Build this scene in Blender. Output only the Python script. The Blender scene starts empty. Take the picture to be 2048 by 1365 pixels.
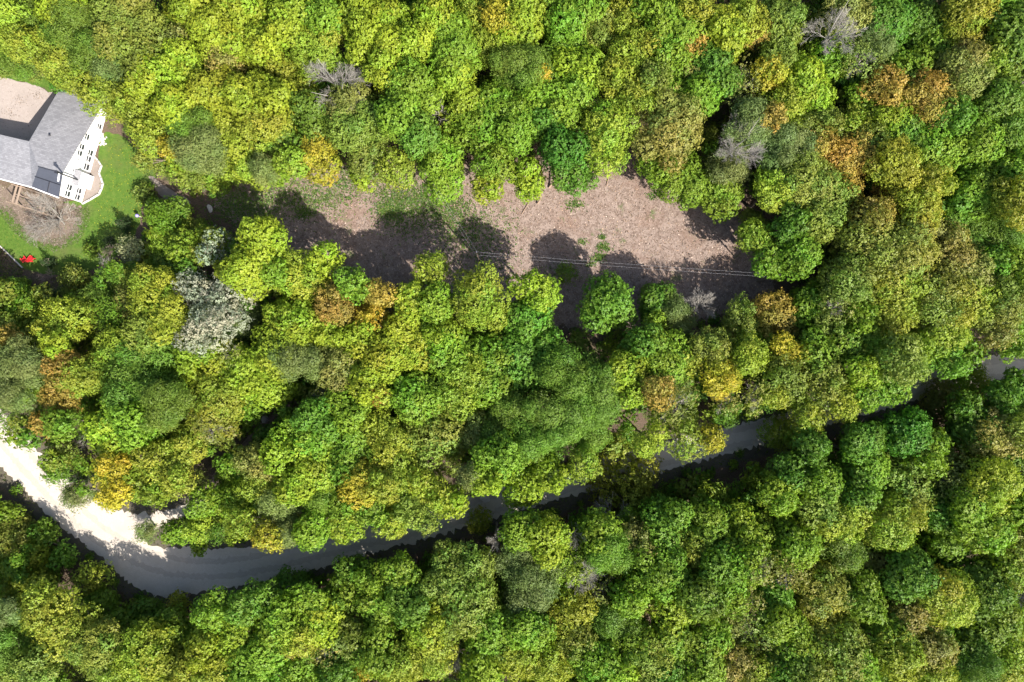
import bpy, bmesh, math, random
import numpy as np
from mathutils import Vector, Matrix

# ------------------------------------------------------------------ camera, sky, sun, exposure
scene = bpy.context.scene
COL = scene.collection
CAM_H = 100.0
GPX = 13.653                      # photo pixels per metre on the ground (2048 px wide photo)
cam_data = bpy.data.cameras.new('camera')
cam_data.lens = 24.0
cam_data.sensor_width = 36.0
cam_data.clip_end = 3000
cam = bpy.data.objects.new('camera', cam_data)
cam.location = (0, 0, CAM_H)
COL.objects.link(cam)
scene.camera = cam

SUN_EL = math.radians(43)
SUN_DIR = Vector((0.67, -0.74, 0)).normalized()        # horizontal direction towards the sun
world = bpy.data.worlds.new('World')
scene.world = world
world.use_nodes = True
wn = world.node_tree
wn.nodes.clear()
sky = wn.nodes.new('ShaderNodeTexSky')
sky.sky_type = 'NISHITA'
sky.sun_disc = False
sky.dust_density = 2.5
sky.sun_elevation = SUN_EL
sky.sun_rotation = math.atan2(SUN_DIR.x, SUN_DIR.y)
bg = wn.nodes.new('ShaderNodeBackground')
bg.inputs['Strength'].default_value = 0.095
wo = wn.nodes.new('ShaderNodeOutputWorld')
wn.links.new(sky.outputs[0], bg.inputs[0])
wn.links.new(bg.outputs[0], wo.inputs[0])
sun_data = bpy.data.lights.new('sun', 'SUN')
sun_data.energy = 4.6
sun_data.angle = math.radians(0.5)
sun_data.color = (1.0, 0.94, 0.86)
sun = bpy.data.objects.new('sun', sun_data)
to_sun = Vector((SUN_DIR.x * math.cos(SUN_EL), SUN_DIR.y * math.cos(SUN_EL), math.sin(SUN_EL)))
sun.rotation_euler = to_sun.to_track_quat('Z', 'Y').to_euler()
COL.objects.link(sun)
vs = scene.view_settings
vs.view_transform = 'Standard'
vs.look = 'None'
vs.exposure = 1.36
vs.gamma = 1.0
scene.cycles.max_bounces = 6
scene.cycles.diffuse_bounces = 3
scene.cycles.glossy_bounces = 2
scene.cycles.transmission_bounces = 3
scene.cycles.transparent_max_bounces = 4

RNG = np.random.default_rng(7)
random.seed(7)

# ------------------------------------------------------------------ helpers
def P(px, py, z=0.0):
    """photo pixel (2048 wide) seen at height z -> world point"""
    k = (CAM_H - z) / CAM_H / GPX
    return Vector(((px - 1024.0) * k, (682.5 - py) * k, z))

def tag(o, label=None, cat=None, group=None, kind=None):
    if label: o['label'] = label
    if cat: o['category'] = cat
    if group: o['group'] = group
    if kind: o['kind'] = kind
    return o

def empty(name, loc):
    o = bpy.data.objects.new(name, None)
    o.location = loc
    o.empty_display_size = 0.5
    COL.objects.link(o)
    return o

def link(name, me, mat=None, parent=None):
    o = bpy.data.objects.new(name, me)
    if mat is not None and not me.materials:
        me.materials.append(mat)
    COL.objects.link(o)
    if parent is not None:
        o.parent = parent
    return o

def np_mesh(name, verts, faces_flat, nper, tint=None, smooth=False):
    """verts (n,3); faces_flat: vertex indices of faces which all have nper corners"""
    me = bpy.data.meshes.new(name)
    verts = np.asarray(verts, dtype=np.float32)
    faces_flat = np.asarray(faces_flat, dtype=np.int32).ravel()
    nf = len(faces_flat) // nper
    me.vertices.add(len(verts)); me.vertices.foreach_set('co', verts.ravel())
    me.loops.add(len(faces_flat)); me.loops.foreach_set('vertex_index', faces_flat)
    me.polygons.add(nf)
    me.polygons.foreach_set('loop_start', np.arange(nf, dtype=np.int32) * nper)
    me.update(calc_edges=True)
    if smooth:
        me.polygons.foreach_set('use_smooth', np.ones(nf, dtype=bool))
    if tint is not None:
        a = me.color_attributes.new('leaf_tint', 'FLOAT_COLOR', 'POINT')
        t = np.ones((len(verts), 4), dtype=np.float32); t[:, :3] = tint
        a.data.foreach_set('color', t.ravel())
    return me

def unit(v):
    return v / np.maximum(np.linalg.norm(v, axis=-1, keepdims=True), 1e-9)

def tubes(segs, sides=4):
    """segs: list of (p0, p1, r0, r1) -> verts, quad faces"""
    if not len(segs):
        return np.zeros((0, 3)), np.zeros(0, int)
    a = np.array([s[0] for s in segs], float); b = np.array([s[1] for s in segs], float)
    r0 = np.array([s[2] for s in segs])[:, None]; r1 = np.array([s[3] for s in segs])[:, None]
    d = unit(b - a)
    ref = np.where(np.abs(d[:, 2:3]) > 0.9, np.array([[1.0, 0, 0]]), np.array([[0, 0, 1.0]]))
    u = unit(np.cross(d, ref)); w = np.cross(d, u)
    V = []
    for end, r in ((a, r0), (b, r1)):
        for k in range(sides):
            t = 2 * math.pi * k / sides
            V.append(end + (u * math.cos(t) + w * math.sin(t)) * r)
    V = np.stack(V, 1)                       # n, 2*sides, 3
    n = len(segs)
    F = []
    for k in range(sides):
        k2 = (k + 1) % sides
        F.append([k, k2, sides + k2, sides + k])
    F = np.array(F)[None] + (np.arange(n) * 2 * sides)[:, None, None]
    return V.reshape(-1, 3), F.reshape(-1)

# ------------------------------------------------------------------ materials
def mat(name):
    m = bpy.data.materials.new(name)
    m.use_nodes = True
    nt = m.node_tree
    nt.nodes.clear()
    out = nt.nodes.new('ShaderNodeOutputMaterial')
    return m, nt, out

def N(nt, kind, **kw):
    n = nt.nodes.new(kind)
    for k, v in kw.items():
        setattr(n, k, v)
    return n

def mixc(nt, fac, a, b, blend='MIX'):
    n = N(nt, 'ShaderNodeMix', data_type='RGBA', blend_type=blend)
    for sock, v in ((n.inputs[0], fac), (n.inputs[6], a), (n.inputs[7], b)):
        if hasattr(v, 'is_linked'):
            nt.links.new(v, sock)
        elif isinstance(v, (int, float)):
            sock.default_value = v
        else:
            sock.default_value = (*v, 1)
    return n.outputs[2]

def noise(nt, scale, detail=4, rough=0.6, coord=None, dist=0.0):
    if coord is None:
        coord = N(nt, 'ShaderNodeNewGeometry').outputs['Position']
    n = N(nt, 'ShaderNodeTexNoise')
    n.inputs['Scale'].default_value = scale
    n.inputs['Detail'].default_value = detail
    n.inputs['Roughness'].default_value = rough
    n.inputs['Distortion'].default_value = dist
    nt.links.new(coord, n.inputs['Vector'])
    return n.outputs['Fac']

def ramp(nt, fac, stops, interp='LINEAR'):
    r = N(nt, 'ShaderNodeValToRGB')
    r.color_ramp.interpolation = interp
    el = r.color_ramp.elements
    while len(el) > 1:
        el.remove(el[-1])
    el[0].position = stops[0][0]; el[0].color = (*stops[0][1], 1)
    for p, c in stops[1:]:
        e = el.new(p); e.color = (*c, 1)
    nt.links.new(fac, r.inputs[0])
    return r.outputs[0]

def bw(nt, fac, lo, hi):
    return ramp(nt, fac, [(lo, (0, 0, 0)), (hi, (1, 1, 1))])

def surf(nt, out, col, rough=0.9, bump=None, bdist=0.05, bstr=0.6, spec=0.2, metal=0.0):
    b = N(nt, 'ShaderNodeBsdfPrincipled')
    if hasattr(col, 'is_linked'):
        nt.links.new(col, b.inputs['Base Color'])
    else:
        b.inputs['Base Color'].default_value = (*col, 1)
    b.inputs['Roughness'].default_value = rough
    b.inputs['Specular IOR Level'].default_value = spec
    b.inputs['Metallic'].default_value = metal
    if bump is not None:
        bp = N(nt, 'ShaderNodeBump')
        bp.inputs['Distance'].default_value = bdist
        bp.inputs['Strength'].default_value = bstr
        nt.links.new(bump, bp.inputs['Height'])
        nt.links.new(bp.outputs[0], b.inputs['Normal'])
    nt.links.new(b.outputs[0], out.inputs[0])
    return b

def plain(name, col, rough=0.6, var=0.12, scale=6.0, spec=0.3, metal=0.0):
    m, nt, out = mat(name)
    f = noise(nt, scale, 5)
    c = mixc(nt, f, tuple(x * (1 - var) for x in col), tuple(min(1, x * (1 + var)) for x in col))
    surf(nt, out, c, rough, f, 0.01, 0.2, spec, metal)
    return m

def leaf_material(name, transl=0.34, spread=0.26):
    m, nt, out = mat(name)
    oi = N(nt, 'ShaderNodeObjectInfo')
    at = N(nt, 'ShaderNodeVertexColor'); at.layer_name = 'leaf_tint'
    col = mixc(nt, 1.0, oi.outputs['Color'], at.outputs['Color'], 'MULTIPLY')
    geo = N(nt, 'ShaderNodeNewGeometry')
    mr = N(nt, 'ShaderNodeMapRange')
    mr.inputs[3].default_value = 1 - spread / 2; mr.inputs[4].default_value = 1 + spread / 2
    nt.links.new(geo.outputs['Random Per Island'], mr.inputs[0])
    hs = N(nt, 'ShaderNodeHueSaturation')
    nt.links.new(mr.outputs[0], hs.inputs['Value'])
    mh = N(nt, 'ShaderNodeMapRange')
    mul = N(nt, 'ShaderNodeMath', operation='MULTIPLY'); mul.inputs[1].default_value = 7.31
    fr = N(nt, 'ShaderNodeMath', operation='FRACT')
    nt.links.new(geo.outputs['Random Per Island'], mul.inputs[0]); nt.links.new(mul.outputs[0], fr.inputs[0])
    mh.inputs[3].default_value = 0.494; mh.inputs[4].default_value = 0.512
    nt.links.new(fr.outputs[0], mh.inputs[0])
    nt.links.new(mh.outputs[0], hs.inputs['Hue'])
    nt.links.new(col, hs.inputs['Color'])
    b = N(nt, 'ShaderNodeBsdfPrincipled')
    nt.links.new(hs.outputs[0], b.inputs['Base Color'])
    b.inputs['Roughness'].default_value = 0.5
    b.inputs['Specular IOR Level'].default_value = 0.22
    tr = N(nt, 'ShaderNodeBsdfTranslucent')
    warm = mixc(nt, 1.0, hs.outputs[0], (1.0, 1.1, 0.5), 'MULTIPLY')
    nt.links.new(warm, tr.inputs[0])
    mx = N(nt, 'ShaderNodeMixShader'); mx.inputs[0].default_value = transl
    nt.links.new(b.outputs[0], mx.inputs[1]); nt.links.new(tr.outputs[0], mx.inputs[2])
    nt.links.new(mx.outputs[0], out.inputs[0])
    return m

LEAF = leaf_material('leaves')
LITTER = leaf_material('litter_bits', 0.05, 1.0)
BARK = plain('bark', (0.16, 0.13, 0.10), 0.9, 0.35, 9)
TWIG = plain('pale_twigs', (0.29, 0.27, 0.24), 0.85, 0.25, 3)
REDTWIG = plain('pinkish_twigs', (0.27, 0.205, 0.175), 0.85, 0.25, 3)

def m_forest():
    m, nt, out = mat('forest_floor')
    big = noise(nt, 0.12, 4)
    mid = noise(nt, 1.2, 6, 0.7)
    fine = noise(nt, 9, 4, 0.75)
    c = ramp(nt, fine, [(0.3, (0.035, 0.024, 0.016)), (0.5, (0.10, 0.07, 0.05)), (0.68, (0.19, 0.145, 0.11))])
    g = ramp(nt, fine, [(0.3, (0.02, 0.035, 0.008)), (0.7, (0.07, 0.11, 0.02))])
    c = mixc(nt, bw(nt, big, 0.48, 0.62), c, mixc(nt, bw(nt, mid, 0.45, 0.6), c, g))
    surf(nt, out, c, 0.95, fine, 0.08, 0.8)
    return m

def m_clearing():
    m, nt, out = mat('leaf_litter_ground')
    big = noise(nt, 0.18, 3)
    mid = noise(nt, 1.1, 5, 0.65)
    fine = noise(nt, 7, 5, 0.8)
    geo = N(nt, 'ShaderNodeNewGeometry')
    vo = N(nt, 'ShaderNodeTexVoronoi'); vo.inputs['Scale'].default_value = 5.5
    nt.links.new(geo.outputs['Position'], vo.inputs['Vector'])
    chip = ramp(nt, vo.outputs['Color'], [(0.2, (0.13, 0.094, 0.076)), (0.55, (0.215, 0.16, 0.132)), (0.85, (0.33, 0.265, 0.225))])
    c = mixc(nt, bw(nt, fine, 0.38, 0.62), (0.145, 0.106, 0.086), chip)
    c = mixc(nt, bw(nt, mid, 0.42, 0.66), c, (0.255, 0.198, 0.168))
    c = mixc(nt, bw(nt, big, 0.5, 0.72), c, mixc(nt, 0.5, c, (0.17, 0.10, 0.07)))
    gp = noise(nt, 0.35, 5, 0.65)
    c = mixc(nt, bw(nt, gp, 0.60, 0.68), c, mixc(nt, bw(nt, fine, 0.4, 0.55), c, (0.06, 0.10, 0.025)))
    surf(nt, out, c, 0.95, fine, 0.06, 0.8)
    return m

def m_lawn():
    m, nt, out = mat('lawn_grass')
    big = noise(nt, 0.25, 4)
    mid = noise(nt, 1.6, 5, 0.7)
    fine = noise(nt, 14, 4, 0.8)
    c = ramp(nt, mid, [(0.3, (0.040, 0.092, 0.012)), (0.5, (0.068, 0.128, 0.016)), (0.72, (0.10, 0.15, 0.026))])
    c = mixc(nt, bw(nt, big, 0.5, 0.7), c, (0.085, 0.11, 0.028))
    c = mixc(nt, bw(nt, fine, 0.55, 0.75), c, (0.08, 0.125, 0.022))
    geo = N(nt, 'ShaderNodeNewGeometry')
    vo = N(nt, 'ShaderNodeTexVoronoi'); vo.inputs['Scale'].default_value = 2.3
    nt.links.new(geo.outputs['Position'], vo.inputs['Vector'])
    dot = ramp(nt, vo.outputs['Distance'], [(0.13, (1, 1, 1)), (0.2, (0, 0, 0))])
    patch = bw(nt, noise(nt, 0.22, 3, 0.5), 0.45, 0.6)
    d = N(nt, 'ShaderNodeMath', operation='MULTIPLY')
    nt.links.new(dot, d.inputs[0]); nt.links.new(patch, d.inputs[1])
    c = mixc(nt, d.outputs[0], c, (0.14, 0.15, 0.02))
    surf(nt, out, c, 0.9, fine, 0.06, 0.9)
    return m

def m_gravel(name, a, b, tracks=True):
    m, nt, out = mat(name)
    big = noise(nt, 0.35, 4)
    mid = noise(nt, 2.2, 6, 0.7)
    fine = noise(nt, 22, 3, 0.8)
    c = mixc(nt, bw(nt, mid, 0.3, 0.7), a, b)
    c = mixc(nt, bw(nt, fine, 0.35, 0.7), tuple(x * 0.72 for x in a), c)
    c = mixc(nt, bw(nt, big, 0.5, 0.75), c, tuple(x * 0.8 for x in a))
    surf(nt, out, c, 0.95, fine, 0.03, 0.5)
    return m

FOREST = m_forest()
CLEARING = m_clearing()
LAWN = m_lawn()
ROADM = m_gravel('pale_gravel', (0.50, 0.445, 0.38), (0.62, 0.555, 0.475))
DRIVEM = m_gravel('driveway_gravel', (0.33, 0.28, 0.25), (0.43, 0.375, 0.34))
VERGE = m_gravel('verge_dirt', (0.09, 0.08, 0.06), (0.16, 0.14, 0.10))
MULCH = m_gravel('mulch_soil', (0.15, 0.115, 0.09), (0.25, 0.195, 0.155))
PATHM = m_gravel('path_gravel', (0.24, 0.20, 0.175), (0.32, 0.28, 0.245))

# ------------------------------------------------------------------ the ground
def densify(pts, step, amp, seed, closed=True):
    r = np.random.default_rng(seed)
    out = []
    n = len(pts)
    for i in range(n if closed else n - 1):
        a = np.array(pts[i], float); b = np.array(pts[(i + 1) % n], float)
        L = np.linalg.norm(b - a); k = max(1, int(L / step))
        nrm = np.array([-(b - a)[1], (b - a)[0]]) / max(L, 1e-6)
        for j in range(k):
            out.append(a + (b - a) * j / k + nrm * r.normal(0, amp))
    return np.array(out)

def smooth_closed(p, n=2):
    for _ in range(n):
        q = np.empty((2 * len(p), 2)); nx = np.roll(p, -1, 0)
        q[0::2] = 0.75 * p + 0.25 * nx; q[1::2] = 0.25 * p + 0.75 * nx
        p = q
    return p

def sheet(name, pts_px, z, material, step=1.2, amp=0.18, seed=1, smooth=2):
    p = np.array([[*P(x, y)][:2] for x, y in pts_px])
    p = smooth_closed(p, smooth)
    p = densify(p, step, amp, seed)
    bm = bmesh.new()
    vs_ = [bm.verts.new((x, y, z)) for x, y in p]
    f = bm.faces.new(vs_)
    if f.normal.z < 0:
        f.normal_flip()
    bmesh.ops.triangulate(bm, faces=[f])
    me = bpy.data.meshes.new(name); bm.to_mesh(me); bm.free()
    me.materials.append(material)
    o = bpy.data.objects.new(name, me); COL.objects.link(o)
    o['kind'] = 'structure'
    return o

def inside(px, py, poly):
    c = np.zeros(len(px), bool)
    j = len(poly) - 1
    for i in range(len(poly)):
        xi, yi = poly[i]; xj, yj = poly[j]
        t = ((yi > py) != (yj > py)) & (px < (xj - xi) * (py - yi) / (yj - yi + 1e-12) + xi)
        c ^= t
        j = i
    return c

CLEAR_PX = [(540, 345), (620, 330), (700, 325), (800, 320), (900, 330), (1010, 325), (1120, 330), (1210, 325), (1260, 300), (1320, 345),
            (1400, 410), (1500, 425), (1545, 470), (1560, 560), (1500, 625), (1400, 640), (1290, 650), (1180, 665), (1090, 650),
            (1000, 600), (900, 600), (790, 600), (700, 570), (600, 520), (520, 470), (450, 440), (420, 400), (480, 365)]
LAWN_PX = [(196, 285), (212, 262), (250, 272), (278, 302), (314, 336), (310, 364), (286, 395), (284, 432), (272, 475), (232, 512),
           (200, 535), (150, 548), (95, 552), (40, 535), (15, 508), (-30, 470), (-60, 440), (-60, 400), (0, 400), (60, 405), (160, 405), (200, 380)]
DRIVE_PX = [(-90, 150), (-20, 152), (30, 160), (70, 170), (100, 190), (135, 178), (190, 205), (150, 300), (60, 320), (-90, 300)]
ROAD_PX = [(-120, 690), (-40, 775), (20, 835), (60, 880), (95, 922), (135, 958), (190, 1000), (235, 1022), (300, 1030), (345, 1018), (395, 1002),
           (420, 985), (425, 1000), (400, 1022), (340, 1042), (300, 1062), (290, 1088), (330, 1096), (430, 1098), (520, 1094), (620, 1075), (740, 1046),
           (860, 1016), (1000, 978), (1150, 930), (1330, 884), (1480, 850), (1620, 812), (1780, 768), (1900, 735), (1970, 715), (2060, 700), (2200, 690),
           (2200, 752), (2060, 750), (1970, 764), (1810, 806), (1700, 836), (1530, 890), (1330, 940), (1170, 984), (1000, 1034), (900, 1066), (700, 1118),
           (600, 1145), (500, 1168), (400, 1186), (330, 1192), (290, 1185), (245, 1158), (190, 1105), (100, 1035), (40, 968), (-10, 925), (-120, 830)]
VERGE_PX = [(-140, 670), (0, 800), (70, 870), (150, 950), (240, 1005), (340, 1005), (420, 960), (445, 1000), (380, 1060), (430, 1085), (620, 1062), (860, 1000), (1330, 868),
            (1620, 798), (1970, 700), (2220, 672), (2220, 775), (1980, 785), (1700, 865), (1330, 965), (1000, 1062), (700, 1140), (500, 1190), (330, 1222),
            (230, 1185), (170, 1125), (80, 1052), (20, 985), (-140, 860)]
TRACK_PX = [(372, 1020), (402, 985), (446, 930), (486, 880), (524, 843), (570, 806), (612, 790), (615, 800), (580, 822), (536, 862), (494, 905), (455, 955), (420, 1000), (392, 1024)]
PATH_PX = [(292, 352), (306, 350), (328, 372), (352, 388), (384, 402), (376, 416), (345, 408), (316, 390)]
MULCH_PX = [(-40, 375), (20, 372), (110, 398), (165, 412), (168, 440), (150, 475), (110, 492), (70, 482), (35, 455), (15, 425), (-40, 410)]
ROUGH_PX = [(-90, 40), (10, 45), (60, 100), (110, 150), (120, 185), (70, 172), (20, 158), (-90, 150)]
BED_PX = [(-90, 505), (0, 492), (22, 515), (46, 538), (50, 560), (20, 575), (-90, 580)]

TRACKM = m_gravel('packed_gravel', (0.42, 0.375, 0.32), (0.54, 0.48, 0.41))
ROAD_MID = [(-60, 780), (10, 878), (70, 945), (150, 1030), (225, 1090), (310, 1130), (420, 1143), (520, 1130), (640, 1098), (760, 1070), (880, 1042), (1000, 1006), (1160, 957),
            (1330, 912), (1500, 872), (1660, 828), (1800, 787), (1960, 740), (2200, 722)]
def strip(off, half):
    c = np.array(ROAD_MID, float)
    d = np.gradient(c, axis=0); nrm_ = np.stack([-d[:, 1], d[:, 0]], 1) / np.linalg.norm(d, axis=1, keepdims=True)
    a = c + nrm_ * (off - half); b = c + nrm_ * (off + half)
    return [tuple(p) for p in a] + [tuple(p) for p in b[::-1]]

bm = bmesh.new()
bmesh.ops.create_grid(bm, x_segments=60, y_segments=60, size=700)
me = bpy.data.meshes.new('ground'); bm.to_mesh(me); bm.free()
g = link('ground', me, FOREST); g['kind'] = 'structure'
sheet('clearing', CLEAR_PX, 0.004, CLEARING, 0.6, 0.35, 2)
sheet('rough_grass', ROUGH_PX, 0.004, LAWN, 0.6, 0.25, 3)
sheet('lawn', LAWN_PX, 0.008, LAWN, 0.5, 0.12, 4)
sheet('mulch', MULCH_PX, 0.012, MULCH, 0.3, 0.30, 5)
sheet('driveway', DRIVE_PX, 0.012, DRIVEM, 0.5, 0.12, 6)
sheet('garden_soil', BED_PX, 0.016, FOREST, 0.5, 0.2, 7)
sheet('path', PATH_PX, 0.016, PATHM, 0.4, 0.08, 8)
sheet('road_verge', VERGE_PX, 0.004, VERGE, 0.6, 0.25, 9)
sheet('forest_track', TRACK_PX, 0.008, CLEARING, 0.6, 0.2, 10)
sheet('road', ROAD_PX, 0.012, ROADM, 0.35, 0.20, 11)
for off_ in (-17, 14):
    sheet('wheel_track', strip(off_, 5.5), 0.016, TRACKM, 0.35, 0.12, 30 + off_, 1)

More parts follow.
